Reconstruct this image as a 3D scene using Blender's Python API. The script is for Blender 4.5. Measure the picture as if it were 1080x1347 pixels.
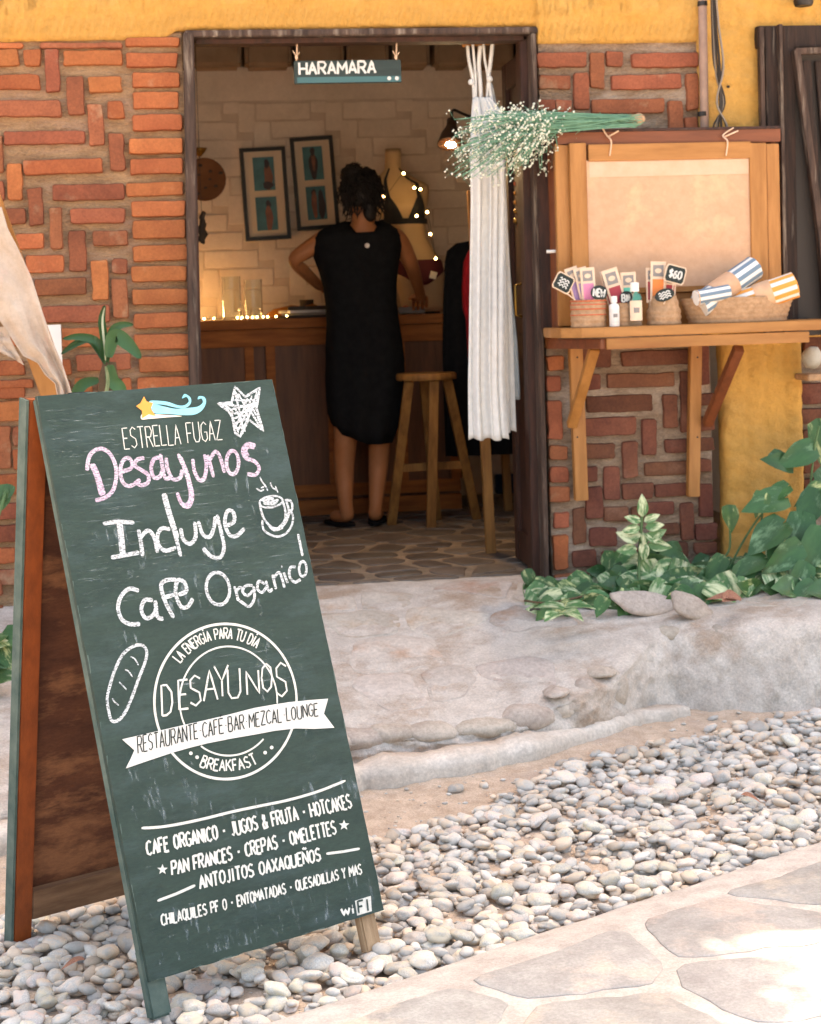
import bpy, bmesh, math, random
import numpy as np
from mathutils import Vector, Matrix, noise, Euler
random.seed(7); rng = np.random.default_rng(7)
sc = bpy.context.scene
for o in list(bpy.data.objects): bpy.data.objects.remove(o)

# ------------------------------------------------ camera
FPX, CAMD, CAMH, HZ = 2250.0, 6.05, 0.99, 406.0
pt, rl, yw = [math.radians(a) for a in (3.4, 1.83, 7.5)]
F = Vector((math.sin(yw)*math.cos(pt), math.cos(yw)*math.cos(pt), -math.sin(pt)))
R0 = Vector((math.cos(yw), -math.sin(yw), 0)); U0 = R0.cross(F)
R = R0*math.cos(rl) - U0*math.sin(rl); U = R0*math.sin(rl) + U0*math.cos(rl)
CY = HZ + FPX*math.tan(pt); CAM = Vector((0, -CAMD, CAMH))
cd = bpy.data.cameras.new('camera'); cam = bpy.data.objects.new('camera', cd); sc.collection.objects.link(cam)
cam.matrix_world = Matrix(((R.x, U.x, -F.x, CAM.x), (R.y, U.y, -F.y, CAM.y), (R.z, U.z, -F.z, CAM.z), (0, 0, 0, 1)))
cd.sensor_fit = 'HORIZONTAL'; cd.sensor_width = 24; cd.lens = FPX/1080*24
cd.shift_y = -(673.5-CY)/1080; cd.clip_end = 400; cd.clip_start = 0.05
cd.dof.use_dof = True; cd.dof.focus_distance = 3.5; cd.dof.aperture_fstop = 8
sc.camera = cam

# ------------------------------------------------ sky, sun, exposure
SUN_EL, SUN_AZ = math.radians(56), math.radians(14)      # the sun stands behind the shop, a little to the right
w = bpy.data.worlds.new('World'); sc.world = w; w.use_nodes = True
wn = w.node_tree; sky = wn.nodes.new('ShaderNodeTexSky'); sky.sky_type = 'NISHITA'; sky.sun_disc = False
sky.sun_elevation = SUN_EL; sky.sun_rotation = SUN_AZ; sky.dust_density = 5; sky.air_density = 1.0; sky.ozone_density = .6
bg = wn.nodes['Background']; bg.inputs[1].default_value = 0.15; wn.links.new(sky.outputs[0], bg.inputs[0])
sd = bpy.data.lights.new('sun', 'SUN'); sd.energy = 4.2; sd.angle = math.radians(.6); sd.color = (1, .93, .84)
so = bpy.data.objects.new('sun', sd); sc.collection.objects.link(so)
sdir = Vector((math.sin(SUN_AZ)*math.cos(SUN_EL), math.cos(SUN_AZ)*math.cos(SUN_EL), math.sin(SUN_EL)))
so.rotation_euler = sdir.to_track_quat('Z', 'Y').to_euler(); so.location = sdir*20
sc.view_settings.view_transform = 'Standard'; sc.view_settings.look = 'None'
sc.view_settings.gamma = 1; sc.view_settings.use_curve_mapping = False
sc.view_settings.exposure = 2.45
sc.view_settings.use_white_balance = True; sc.view_settings.white_balance_temperature = 8200; sc.view_settings.white_balance_tint = 10

# ------------------------------------------------ helpers
def ray(px, py): return F*FPX + R*(px-540) - U*(py-CY)
def at(px, py, Y=0.0):
    d = ray(px, py); return CAM + d*((Y-CAM.y)/d.y)
def atz(px, py, z):
    d = ray(px, py); return CAM + d*((z-CAM.z)/d.z)
def S(h, k=1.0):
    if isinstance(h, str): h = [int(h[i:i+2], 16) for i in (0, 2, 4)]
    return tuple(min(1, ((c/255/12.92) if c/255 <= .04045 else ((c/255+.055)/1.055)**2.4)*k) for c in h)+(1,)

MATS = {}
def mat(name, c1, c2=None, scale=8, stretch=(1, 1, 1), rough=.8, bump=.3, bscale=None, bdist=.004, c3=None, s3=2.0, t3=(.52, .62), rand=0.0, hrand=0.0, spec=.3, metal=0, lo=.35, hi=.65, fine=0, trans=0):
    m = bpy.data.materials.new(name); m.use_nodes = True; nt = m.node_tree; N = nt.nodes; L = nt.links
    b = N['Principled BSDF']; b.inputs['Roughness'].default_value = rough; b.inputs['Metallic'].default_value = metal
    b.inputs['Specular IOR Level'].default_value = spec
    if trans: b.inputs['Transmission Weight'].default_value = trans
    tc = N.new('ShaderNodeTexCoord'); mp = N.new('ShaderNodeMapping'); mp.inputs['Scale'].default_value = stretch
    oi = N.new('ShaderNodeObjectInfo')
    L.new(tc.outputs['Object'], mp.inputs[0])
    vec = mp.outputs[0]
    if rand or hrand:
        cmb = N.new('ShaderNodeVectorMath'); cmb.operation = 'MULTIPLY_ADD'
        cmb.inputs[1].default_value = (37, 37, 37); L.new(oi.outputs['Random'], cmb.inputs[0]); L.new(mp.outputs[0], cmb.inputs[2]); vec = cmb.outputs[0]
    n1 = N.new('ShaderNodeTexNoise'); n1.inputs['Scale'].default_value = scale; n1.inputs['Detail'].default_value = 7; n1.inputs['Roughness'].default_value = .62
    L.new(vec, n1.inputs['Vector'])
    cr = N.new('ShaderNodeValToRGB'); cr.color_ramp.elements[0].position = lo; cr.color_ramp.elements[1].position = hi
    cr.color_ramp.elements[0].color = c1; cr.color_ramp.elements[1].color = c2 or c1
    L.new(n1.outputs['Fac'], cr.inputs[0]); col = cr.outputs[0]
    if c3:
        n3 = N.new('ShaderNodeTexNoise'); n3.inputs['Scale'].default_value = s3; n3.inputs['Detail'].default_value = 6; n3.inputs['Roughness'].default_value = .65; L.new(vec, n3.inputs['Vector'])
        r3 = N.new('ShaderNodeValToRGB'); r3.color_ramp.elements[0].position = t3[0]; r3.color_ramp.elements[1].position = t3[1]; L.new(n3.outputs['Fac'], r3.inputs[0])
        mx = N.new('ShaderNodeMix'); mx.data_type = 'RGBA'; L.new(r3.outputs[0], mx.inputs[0]); L.new(col, mx.inputs[6]); mx.inputs[7].default_value = c3; col = mx.outputs[2]
    if fine:
        nf = N.new('ShaderNodeTexNoise'); nf.inputs['Scale'].default_value = scale*11; nf.inputs['Detail'].default_value = 5; nf.inputs['Roughness'].default_value = .8; L.new(vec, nf.inputs['Vector'])
        mf = N.new('ShaderNodeMapRange'); mf.inputs[1].default_value = .3; mf.inputs[2].default_value = .7; mf.inputs[3].default_value = 1-fine; mf.inputs[4].default_value = 1+fine*.7; L.new(nf.outputs['Fac'], mf.inputs[0])
        hf = N.new('ShaderNodeHueSaturation'); L.new(mf.outputs[0], hf.inputs['Value']); L.new(col, hf.inputs['Color']); col = hf.outputs[0]
    if rand or hrand:
        hs = N.new('ShaderNodeHueSaturation'); mr = N.new('ShaderNodeMapRange'); mr.inputs[3].default_value = 1-rand; mr.inputs[4].default_value = 1+rand
        L.new(oi.outputs['Random'], mr.inputs[0]); L.new(mr.outputs[0], hs.inputs['Value'])
        if hrand:
            wn_ = N.new('ShaderNodeTexWhiteNoise'); wn_.noise_dimensions = '1D'; L.new(oi.outputs['Random'], wn_.inputs['W'])
            mh = N.new('ShaderNodeMapRange'); mh.inputs[3].default_value = .5-hrand; mh.inputs[4].default_value = .5+hrand
            L.new(wn_.outputs['Value'], mh.inputs[0]); L.new(mh.outputs[0], hs.inputs['Hue'])
        L.new(col, hs.inputs['Color']); col = hs.outputs[0]
    L.new(col, b.inputs['Base Color'])
    if bump:
        n2 = N.new('ShaderNodeTexNoise'); n2.inputs['Scale'].default_value = bscale or scale*5; n2.inputs['Detail'].default_value = 8; n2.inputs['Roughness'].default_value = .7
        L.new(vec, n2.inputs['Vector'])
        bp = N.new('ShaderNodeBump'); bp.inputs['Strength'].default_value = bump; bp.inputs['Distance'].default_value = bdist
        L.new(n2.outputs['Fac'], bp.inputs['Height']); L.new(bp.outputs[0], b.inputs['Normal'])
    MATS[name] = m; return m

def alpha_mask(m, scale, stretch, lo, hi, amin=0.0, scale2=None):
    """patchy coverage for chalk and worn paint"""
    nt = m.node_tree; N = nt.nodes; L = nt.links; b = N['Principled BSDF']
    tc = N.new('ShaderNodeTexCoord'); mp = N.new('ShaderNodeMapping'); mp.inputs['Scale'].default_value = stretch
    L.new(tc.outputs['Object'], mp.inputs[0]); n = N.new('ShaderNodeTexNoise'); n.inputs['Scale'].default_value = scale; n.inputs['Detail'].default_value = 6; n.inputs['Roughness'].default_value = .75
    L.new(mp.outputs[0], n.inputs['Vector'])
    mr = N.new('ShaderNodeMapRange'); mr.inputs[1].default_value = lo; mr.inputs[2].default_value = hi; mr.inputs[3].default_value = amin; mr.inputs[4].default_value = 1
    L.new(n.outputs['Fac'], mr.inputs[0]); L.new(mr.outputs[0], b.inputs['Alpha'])

def emis(name, col, st):
    m = bpy.data.materials.new(name); m.use_nodes = True; b = m.node_tree.nodes['Principled BSDF']
    b.inputs['Base Color'].default_value = col; b.inputs['Emission Color'].default_value = col; b.inputs['Emission Strength'].default_value = st; MATS[name] = m; return m
def glass(name, col=(.9, .95, .95, 1), rough=.02):
    m = bpy.data.materials.new(name); m.use_nodes = True; b = m.node_tree.nodes['Principled BSDF']
    b.inputs['Base Color'].default_value = col; b.inputs['Transmission Weight'].default_value = 1; b.inputs['Roughness'].default_value = rough; b.inputs['IOR'].default_value = 1.3; MATS[name] = m; return m

class MB:
    def __init__(s): s.v = []; s.f = []
    def add(s, v, f):
        o = len(s.v); s.v += [tuple(p) for p in v]; s.f += [tuple(i+o for i in q) for q in f]; return s
    def box(s, c, sz, M=None):
        c = Vector(c); h = [a/2 for a in sz]; P = [Vector((x*h[0], y*h[1], z*h[2])) for z in (-1, 1) for y in (-1, 1) for x in (-1, 1)]
        if M: P = [M @ p for p in P]
        return s.add([c+p for p in P], [(0, 2, 3, 1), (4, 5, 7, 6), (0, 1, 5, 4), (2, 6, 7, 3), (0, 4, 6, 2), (1, 3, 7, 5)])
    def bar(s, a, b, wd, th, up=(0, 0, 1)):
        """beam of section wd x th from a to b; th is measured along up"""
        a = Vector(a); b = Vector(b); d = (b-a); L = d.length; d.normalize(); side = d.cross(Vector(up)).normalized(); u = side.cross(d)
        return s.box((a+b)/2, (wd, L, th), Matrix((side, d, u)).transposed())
    def tube(s, pts, r, n=8, cap=True):
        pts = [Vector(p) for p in pts]; m = len(pts); rr = r if hasattr(r, '__len__') else [r]*m; V = []; prev = None
        for i, p in enumerate(pts):
            t = (pts[min(i+1, m-1)]-pts[max(i-1, 0)]).normalized()
            if prev is None: prev = Vector((0, 0, 1)) if abs(t.z) < .9 else Vector((1, 0, 0))
            a = t.cross(prev).normalized(); b = a.cross(t); prev = b
            for k in range(n):
                q = 2*math.pi*k/n; V.append(p+(a*math.cos(q)+b*math.sin(q))*rr[i])
        Fc = [(i*n+k, i*n+(k+1) % n, (i+1)*n+(k+1) % n, (i+1)*n+k) for i in range(m-1) for k in range(n)]
        if cap: Fc += [tuple(range(n-1, -1, -1)), tuple((m-1)*n+k for k in range(n))]
        return s.add(V, Fc)
    def loft(s, rings, closed=True, cap=True):
        n = len(rings[0]); m = len(rings); V = [p for r in rings for p in r]
        kk = n if closed else n-1
        Fc = [(i*n+k, i*n+(k+1) % n, (i+1)*n+(k+1) % n, (i+1)*n+k) for i in range(m-1) for k in range(kk)]
        if cap and closed: Fc += [tuple(range(n-1, -1, -1)), tuple((m-1)*n+k for k in range(n))]
        return s.add(V, Fc)
    def lathe(s, c, prof, n=16, M=None, sq=(1, 1)):
        c = Vector(c); rings = []
        for r, z in prof:
            ring = [Vector((math.cos(2*math.pi*k/n)*r*sq[0], math.sin(2*math.pi*k/n)*r*sq[1], z)) for k in range(n)]
            rings.append([c+((M @ p) if M else p) for p in ring])
        return s.loft(rings)
    def prism(s, poly, fn, d0, d1):
        """poly 2-d, fn(u,v,d) -> 3-d"""
        n = len(poly); V = [fn(u, v, d0) for u, v in poly]+[fn(u, v, d1) for u, v in poly]
        return s.add(V, [tuple(range(n-1, -1, -1)), tuple(range(n, 2*n))]+[(k, (k+1) % n, n+(k+1) % n, n+k) for k in range(n)])
    def ell(s, c, r, n=10, m=7, M=None):
        c = Vector(c); r = r if hasattr(r, '__len__') else (r,)*3; rings = []
        for i in range(m+1):
            th = math.pi*(i+.001)/(m+.002); rings.append([c+((M @ q) if M else q) for q in [Vector((r[0]*math.sin(th)*math.cos(2*math.pi*k/n), r[1]*math.sin(th)*math.sin(2*math.pi*k/n), r[2]*math.cos(th))) for k in range(n)]])
        return s.loft(rings)

def tag(o, label=None, cat=None, group=None, kind=None):
    if label: o['label'] = label
    if cat: o['category'] = cat
    if group: o['group'] = group
    if kind: o['kind'] = kind
    return o
def link(o): sc.collection.objects.link(o); return o
def thing(name, label, cat, loc=(0, 0, 0), group=None, rot=None):
    o = link(bpy.data.objects.new(name, None)); o.location = loc; o.empty_display_size = .05
    if rot is not None: o.rotation_euler = rot
    return tag(o, label, cat, group)
def origin(p):
    v = Vector((0, 0, 0))
    while p is not None:
        v += p.location; p = p.parent
    return v
def mk(name, mb, m, parent=None, smooth=False, bevel=0, seg=2, local=False, loc=None, recalc=True):
    """one mesh object; geometry given in world space unless local"""
    me = bpy.data.meshes.new(name); off = Vector((0, 0, 0)) if (local or parent is None) else origin(parent)
    if loc is not None: off = off+Vector(loc)
    me.from_pydata([(x-off.x, y-off.y, z-off.z) for x, y, z in mb.v], [], mb.f)
    if bevel or recalc:
        bm = bmesh.new(); bm.from_mesh(me)
        if recalc: bmesh.ops.recalc_face_normals(bm, faces=bm.faces)
        if bevel:
            ed = [e for e in bm.edges if len(e.link_faces) == 2 and e.calc_face_angle(0) > .5]
            bmesh.ops.bevel(bm, geom=ed, offset=bevel, segments=seg, affect='EDGES', clamp_overlap=True)
        bm.to_mesh(me); bm.free()
    me.materials.append(m if not isinstance(m, str) else MATS[m])
    if smooth:
        me.polygons.foreach_set('use_smooth', [True]*len(me.polygons))
        if smooth == 2: me.set_sharp_from_angle(angle=math.radians(40))
    o = bpy.data.objects.new(name, me)
    if parent is not None: o.parent = parent
    if loc is not None: o.location = loc
    return link(o)
def top(name, mb, m, label, cat, group=None, **k):
    c = Vector((sum(v[0] for v in mb.v)/len(mb.v), sum(v[1] for v in mb.v)/len(mb.v), min(v[2] for v in mb.v)))
    return tag(mk(name, mb, m, None, loc=c, **k), label, cat, group)
def fbm(x, y, z, o=4): return noise.fractal(Vector((x, y, z)), 1.0, 2.0, o)
def smooth_pts(P, sub=6, closed=False):
    P = [Vector(p).to_3d() if len(p) == 2 else Vector(p) for p in P]; n = len(P); out = []
    rngi = range(n if closed else n-1)
    for i in rngi:
        g = (lambda j: P[j % n]) if closed else (lambda j: P[min(max(j, 0), n-1)])
        p0, p1, p2, p3 = g(i-1), g(i), g(i+1), g(i+2)
        for k in range(sub):
            t = k/sub; out.append(.5*((2*p1)+(p2-p0)*t+(2*p0-5*p1+4*p2-p3)*t*t+(3*p1-p0-3*p2+p3)*t**3))
    out.append(P[0] if closed else P[-1]); return out

# ------------------------------------------------ materials
mat('brick_orange', S('ae6740'), S('9b5837'), fine=0.28, scale=10, rough=.9, bump=.5, bscale=70, c3=S('b08060'), s3=9, t3=(.6, .75), rand=.16, hrand=.005)
mat('brick_red', S('9a5b40'), S('844d37'), fine=0.3, scale=10, rough=.92, bump=.5, bscale=70, c3=S('a58468'), s3=8, t3=(.58, .76), rand=.2, hrand=.006)
mat('brick_maroon', S('7a4c3a'), S('613b2f'), fine=0.3, scale=9, rough=.9, bump=.5, bscale=60, c3=S('80594a'), s3=8, t3=(.55, .75), rand=.2, hrand=.01)
mat('mortar', S('ba9876'), S('98785c'), fine=0.35, scale=18, stretch=(.5, 1, 1.6), rough=.95, bump=1, bscale=60, bdist=.014, c3=S('b3927a'), s3=4)
mat('mortar_pale', S('a8917c'), S('836c59'), fine=0.35, scale=18, stretch=(.5, 1, 1.4), rough=.95, bump=1, bscale=60, bdist=.014, c3=S('b9a593'), s3=3)
mat('yellow_plaster', S('d29e52'), S('ca9448'), fine=0.12, scale=3, rough=.75, bump=.8, bscale=13, bdist=.035, c3=S('d6a862'), s3=3, t3=(.4, .75))
mat('white_wall', S('e6dacd'), S('d9ccbe'), fine=0.08, scale=4, rough=.85, bump=.4, bscale=20, rand=.03)
mat('inner_mortar', S('d8cabc'), S('c6b6a6'), scale=6, rough=.9, bump=.5)
mat('dark_wood', S('4a2c22'), S('2a1b16'), scale=9, stretch=(6, 6, .7), rough=.55, bump=.3, c3=S('70564a'), s3=6, t3=(.62, .8))
mat('worn_wood', S('584338'), S('31241e'), scale=9, stretch=(7, 7, .6), rough=.7, bump=.5, c3=S('8f8071'), s3=5, t3=(.55, .72))
mat('old_window_wood', S('3c2a22'), S('221a16'), scale=9, stretch=(8, 8, .6), rough=.75, bump=.6, c3=S('6d6258'), s3=7, t3=(.58, .74))
mat('orange_wood', S('b27a42'), S('98632f'), scale=5, stretch=(5, 5, .7), rough=.5, bump=.15, c3=S('8e4d22'), s3=4, t3=(.6, .85), spec=.4)
mat('orange_wood_h', S('b27a42'), S('98632f'), scale=5, stretch=(.7, 5, 5), rough=.5, bump=.15, c3=S('8e4d22'), s3=4, t3=(.6, .85), spec=.4)
mat('red_wood', S('84492c'), S('693820'), scale=5, stretch=(6, 6, .6), rough=.5, bump=.15, spec=.4)
mat('red_wood_h', S('84492c'), S('693820'), scale=5, stretch=(.6, 6, 6), rough=.5, bump=.15, spec=.4)
mat('counter_wood', S('b46c38'), S('8c4e28'), scale=5, stretch=(.8, 6, 6), rough=.6, bump=.12, spec=.15)
mat('counter_panel', S('7c4b2e'), S('5f3822'), scale=5, stretch=(6, 6, .7), rough=.5, bump=.1)
mat('stool_wood', S('a0703c'), S('7a5129'), scale=6, stretch=(6, 6, .8), rough=.6, bump=.15)
mat('kraft', S('cba385'), S('c39a7b'), fine=0.05, scale=30, rough=.85, bump=.1, c3=S('dcb08c'), s3=3)
mat('board_green', S('2c3f38'), S('223530'), fine=0.2, scale=5, stretch=(1, 3, 1), rough=.6, bump=.25, bscale=40, c3=S('3b4e4e'), s3=4.5, t3=(.5, .8), spec=.3)
mat('board_edge', S('3a4f4a'), S('5d6b63'), scale=14, rough=.7, bump=.3)
mat('rail_orange', S('94481f'), S('7c3a18'), scale=6, stretch=(8, .6, 8), rough=.5, bump=.2, spec=.4)
mat('ply_brown', S('6a3f2a'), S('4f2c1e'), fine=0.25, scale=7, stretch=(1, 3, 3), rough=.7, bump=.2, c3=S('8b5b3e'), s3=3)
mat('bare_wood', S('b39678'), S('8f7257'), scale=9, stretch=(5, .8, 5), rough=.8, bump=.4)
mat('raw_rail', S('8d6a50'), S('6e4f3a'), scale=9, stretch=(.8, 5, 5), rough=.8, bump=.3)
mat('white_chalk', S('dfe4e8'), rough=.95, bump=0); alpha_mask(MATS['white_chalk'], 300, (.5, 1.3, 1), .40, .62, .22)
mat('pink_chalk', S('dabfd6'), S('e0d0df'), scale=12, rough=.95, bump=0); alpha_mask(MATS['pink_chalk'], 300, (.5, 1.3, 1), .40, .62, .28)
mat('chalk_dust', S('c3d2da'), rough=.95, bump=0); alpha_mask(MATS['chalk_dust'], 26, (2.2, .5, 1), .56, 1.0, 0)
mat('scratch_dust', S('c8d6da'), rough=.95, bump=0); alpha_mask(MATS['scratch_dust'], 45, (.25, 6, 1), .58, .85, 0)
mat('sign_white', S('d8d8d0'), S('cccbc4'), scale=30, rough=.8, bump=0); alpha_mask(MATS['sign_white'], 150, (1, 1.5, 1), .30, .42, .15)
mat('sign_banner', S('d8d7d2'), S('cbcac5'), scale=20, rough=.8, bump=0)
mat('sign_ink', S('1d2624'), rough=.8, bump=0)
mat('logo_cyan', S('7cc6d8'), S('8fd2e0'), scale=20, rough=.8, bump=0)
mat('logo_orange', S('e9a254'), S('e2964a'), scale=20, rough=.8, bump=0)
mat('logo_cream', S('ebe0d0'), rough=.8, bump=0)
mat('pebble', S('c8c4bd'), S('a5a29d'), fine=0.14, scale=9, rough=.75, bump=.15, bscale=60, rand=.22, hrand=.03, c3=S('cbbcab'), s3=1.4, t3=(.45, .6))
mat('pebble_stuff', S('c8c3bc'), S('aaa6a0'), fine=0.12, scale=18, rough=.75, bump=.1, bscale=90, c3=S('cbb9a6'), s3=14, t3=(.5, .56))
mat('dirt', S('cab5a2'), S('b09a86'), fine=0.35, scale=18, rough=.95, bump=.8, bscale=90, bdist=.006, c3=S('b5a293'), s3=3)
mat('cement', S('d6cbc0'), S('c0b4a9'), fine=0.3, scale=12, rough=.9, bump=1, bscale=34, bdist=.012, c3=S('b39c89'), s3=3, t3=(.5, .66))
mat('cement_light', S('d2c8bd'), S('bdb1a5'), fine=0.28, scale=7, rough=.9, bump=.5, bscale=40, bdist=.005)
mat('terrace_stone', S('c6bbb0'), S('b0a499'), fine=0.28, scale=6, rough=.8, bump=.5, bscale=40, rand=.08, hrand=.012, c3=S('b0917a'), s3=5, t3=(.5, .7))
mat('edge_stone', S('c0b3a5'), S('a5978a'), fine=0.3, scale=7, rough=.85, bump=.6, bscale=30, rand=.1, hrand=.01)
mat('paving_stone', S('a09e9c'), S('8a8785'), fine=0.25, scale=11, rough=.75, bump=.6, bscale=60, rand=.12, hrand=.02, c3=S('b0a49b'), s3=3)
mat('paving_joint', S('bbb3ad'), S('a39b95'), fine=0.25, scale=16, rough=.9, bump=.5, bscale=50)
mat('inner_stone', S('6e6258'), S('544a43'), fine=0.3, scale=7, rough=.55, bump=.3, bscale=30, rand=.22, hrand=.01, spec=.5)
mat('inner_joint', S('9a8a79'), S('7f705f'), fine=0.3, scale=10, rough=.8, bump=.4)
mat('black_cloth', (.012, .012, .013, 1), (.008, .008, .009, 1), scale=30, rough=.95, bump=.2, spec=.1)
mat('skin', S('b5764f'), S('a5673f'), scale=6, rough=.5, bump=.05, spec=.35)
mat('hair', (.012, .009, .008, 1), (.02, .014, .011, 1), scale=50, stretch=(4, 4, 1), rough=.5, bump=.5, bscale=90)
mat('white_cloth', S('dddbd7'), S('d2d0cc'), scale=40, rough=.9, bump=.1)
mat('grey_cloth', S('bcc4c5'), S('b0b8ba'), scale=30, rough=.9, bump=.1)
mat('red_cloth', S('b3202b'), S('96141f'), scale=20, rough=.85, bump=.2)
mat('beige_cloth', S('c6b5a6'), S('b5a08e'), fine=0.12, scale=5, rough=.9, bump=.3, bscale=60, c3=S('d3a79c'), s3=6, t3=(.55, .7))
mat('mannequin', S('c4ab8c'), S('b39a7c'), scale=3, rough=.5, bump=.05)
mat('bikini_dark', S('23262e'), rough=.7, bump=.1); mat('bikini_red', S('55202a'), rough=.7, bump=.1)
mat('dark_metal', S('2c2a29'), S('3b3837'), scale=9, rough=.45, bump=.1, metal=.6)
mat('conduit', S('a58878'), S('8d7468'), scale=12, rough=.7, bump=.3)
mat('cable_dark', S('3b342f'), rough=.6, bump=0); mat('cable_grey', S('877a6c'), rough=.6, bump=0)
mat('picture_black', S('17191c'), rough=.4, bump=0); mat('mount_board', S('d8ccbc'), rough=.9, bump=0)
mat('print_sea', S('3f7f8c'), S('2d6070'), scale=9, rough=.4, bump=0); mat('print_skin', S('8a5a44'), S('5c3a30'), scale=14, rough=.4, bump=0); mat('print_dark', S('33242a'), S('221a20'), scale=20, rough=.4, bump=0)
mat('sign_slate', S('33413f'), S('273331'), scale=8, stretch=(.6, 3, 4), rough=.6, bump=.1); mat('sign_teal', S('3f6668'), rough=.6, bump=0)
mat('wicker', S('bf9a78'), S('a68262'), fine=0.2, scale=60, rough=.8, bump=.5); mat('wicker_red', S('c4664a'), rough=.8, bump=.3)
mat('disc_brown', S('7b563c'), S('664631'), scale=9, rough=.7, bump=.2)
mat('paper_white', S('e6e1da'), rough=.8, bump=0); mat('strip_pale', S('d3b096'), S('cba68a'), scale=20, rough=.8, bump=0); mat('card_cream', S('e0c6ae'), S('d8bda2'), scale=20, rough=.8, bump=0)
for n_, h_ in dict(card_purple='a186b0', card_pink='e08bab', card_wine='a8434c', card_teal='5fc0a8', card_orange='e8854a', card_grey='8b8683', tag_black='2d3432', stripe_blue='6f8494', stripe_orange='e39a4c', navy='1c2f4a', foil='caa040', book_grey='8f8a82', book_dark='4b443e', glow_cloth='c07a34').items(): mat(n_, S(h_), rough=.8, bump=0)
mat('string', S('d8b79b'), rough=.9, bump=0)
mat('leaf_green', S('45683a'), S('31522e'), scale=2.2, rough=.4, bump=.1, stretch=(2.4, .8, 1), rand=.2, hrand=.015, spec=.25, c3=S('b9bd84'), s3=1.7, t3=(.54, .66))
mat('leaf_pale', S('5d8450'), S('456c42'), scale=2.5, rough=.45, bump=.1, stretch=(2.6, .7, 1), rand=.2, hrand=.015, spec=.25, c3=S('ccd0a6'), s3=2.0, t3=(.46, .62))
mat('leaf_dark', S('3d6238'), S('2b4d2c'), scale=2, rough=.35, bump=.1, stretch=(2.2, .8, 1), rand=.2, hrand=.012, spec=.3, c3=S('7d9e74'), s3=2, t3=(.55, .75))
mat('leaf_cream', S('dfe3c6'), rough=.5, bump=0)
mat('leaf_dry', S('8b5a49'), S('a97a62'), scale=20, rough=.7, bump=.3)
mat('stem_green', S('5f7a4c'), S('4c6a45'), scale=20, rough=.6, bump=0); mat('stem_brown', S('6b5742'), S('54432f'), fine=0.3, scale=14, rough=.8, bump=.4)
mat('bloom_green', S('6f9a80'), S('5a8870'), scale=30, rough=.7, bump=0); mat('bloom_white', S('dcdccb'), rough=.8, bump=0)
mat('tree_leaf', S('3a5d2c'), S('2c4a24'), scale=3, rough=.5, bump=0); mat('bark', S('5b4a3c'), S('40342b'), scale=8, rough=.9, bump=.5)
mat('roof_tile', S('96573c'), S('7a4632'), scale=6, rough=.85, bump=.3)
mat('ceiling_wood', S('b09880'), S('957d66'), scale=4, rough=.8, bump=.2)
mat('plain_plaster', S('cdb693'), S('bfa583'), scale=3, rough=.85, bump=.3)
emis('bulb', (1, .78, .5, 1), 90); emis('fairy', (1, .62, .25, 1), 12)
glass('jar_glass'); glass('bottle_glass', (.85, .9, .92, 1), .15)
mat('shade_metal', S('5a4436'), S('4a382c'), scale=9, rough=.4, bump=.1, metal=.5)
mat('brass', S('9a7438'), rough=.35, bump=0, metal=.8)
# ================================================ ground
def interp(x, xs, ys): return float(np.interp(x, xs, ys))
ZP, ZS = -.345, -.30                     # pebble bed base, paving top
edge_px = [(380, 985, -.24), (480, 966, -.235), (560, 962, -.237), (640, 955, -.235), (700, 938, -.212), (760, 908, -.172), (815, 878, -.135), (850, 846, -.10), (880, 826, -.075), (940, 820, -.06), (1010, 816, -.05), (1080, 812, -.05)]
E_ = [atz(px, py, z) for px, py, z in edge_px]
E_ = [Vector((E_[0].x-3.5, E_[0].y-1.6, -.26))]+E_+[Vector((E_[-1].x+3, E_[-1].y+.1, -.05))]
E_.sort(key=lambda p: p.x); EX = [p.x for p in E_]; EY = [p.y for p in E_]; EZ = [p.z for p in E_]
def zt(x, y):
    ye = interp(x, EX, EY); ze = interp(x, EX, EZ); t = min(1, max(0, y/ye)); return ze*t**1.3
A0 = atz(500, 1290, ZS); A1 = atz(1080, 1100, ZS); pd = (A1-A0).normalized(); pn = Vector((pd.y, -pd.x, 0))   # pn points to the camera side
def pave_s(x, y): return (x-A0.x)*pn.x+(y-A0.y)*pn.y
def grid(x0, x1, y0, y1, nx, ny, fn):
    m = MB(); V = [fn(x0+(x1-x0)*i/nx, y0+(y1-y0)*j/ny) for j in range(ny+1) for i in range(nx+1)]
    return m.add(V, [(j*(nx+1)+i, j*(nx+1)+i+1, (j+1)*(nx+1)+i+1, (j+1)*(nx+1)+i) for j in range(ny) for i in range(nx)])
g = mk('ground', grid(-60, 60, -60, 60, 12, 12, lambda x, y: (x, y, -.42)), 'dirt', recalc=False); tag(g, kind='structure')
def dirt_z(x, y):
    ye = interp(x, EX, EY); s = pave_s(x, y)
    d = ye-y; k = max(0, 1-max(0, d-.05)/.55)          # soil banks up against the foot of the terrace
    return ZP+.035*k**1.5+.006*fbm(x*7, y*7, 0)+.004*fbm(x*30, y*30, 3)
gb = mk('pebble_bed', grid(-3.2, 3.6, -3.6, -.5, 260, 150, lambda x, y: (x, y, dirt_z(x, y))), 'dirt', smooth=True, recalc=False); tag(gb, kind='structure')

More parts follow.
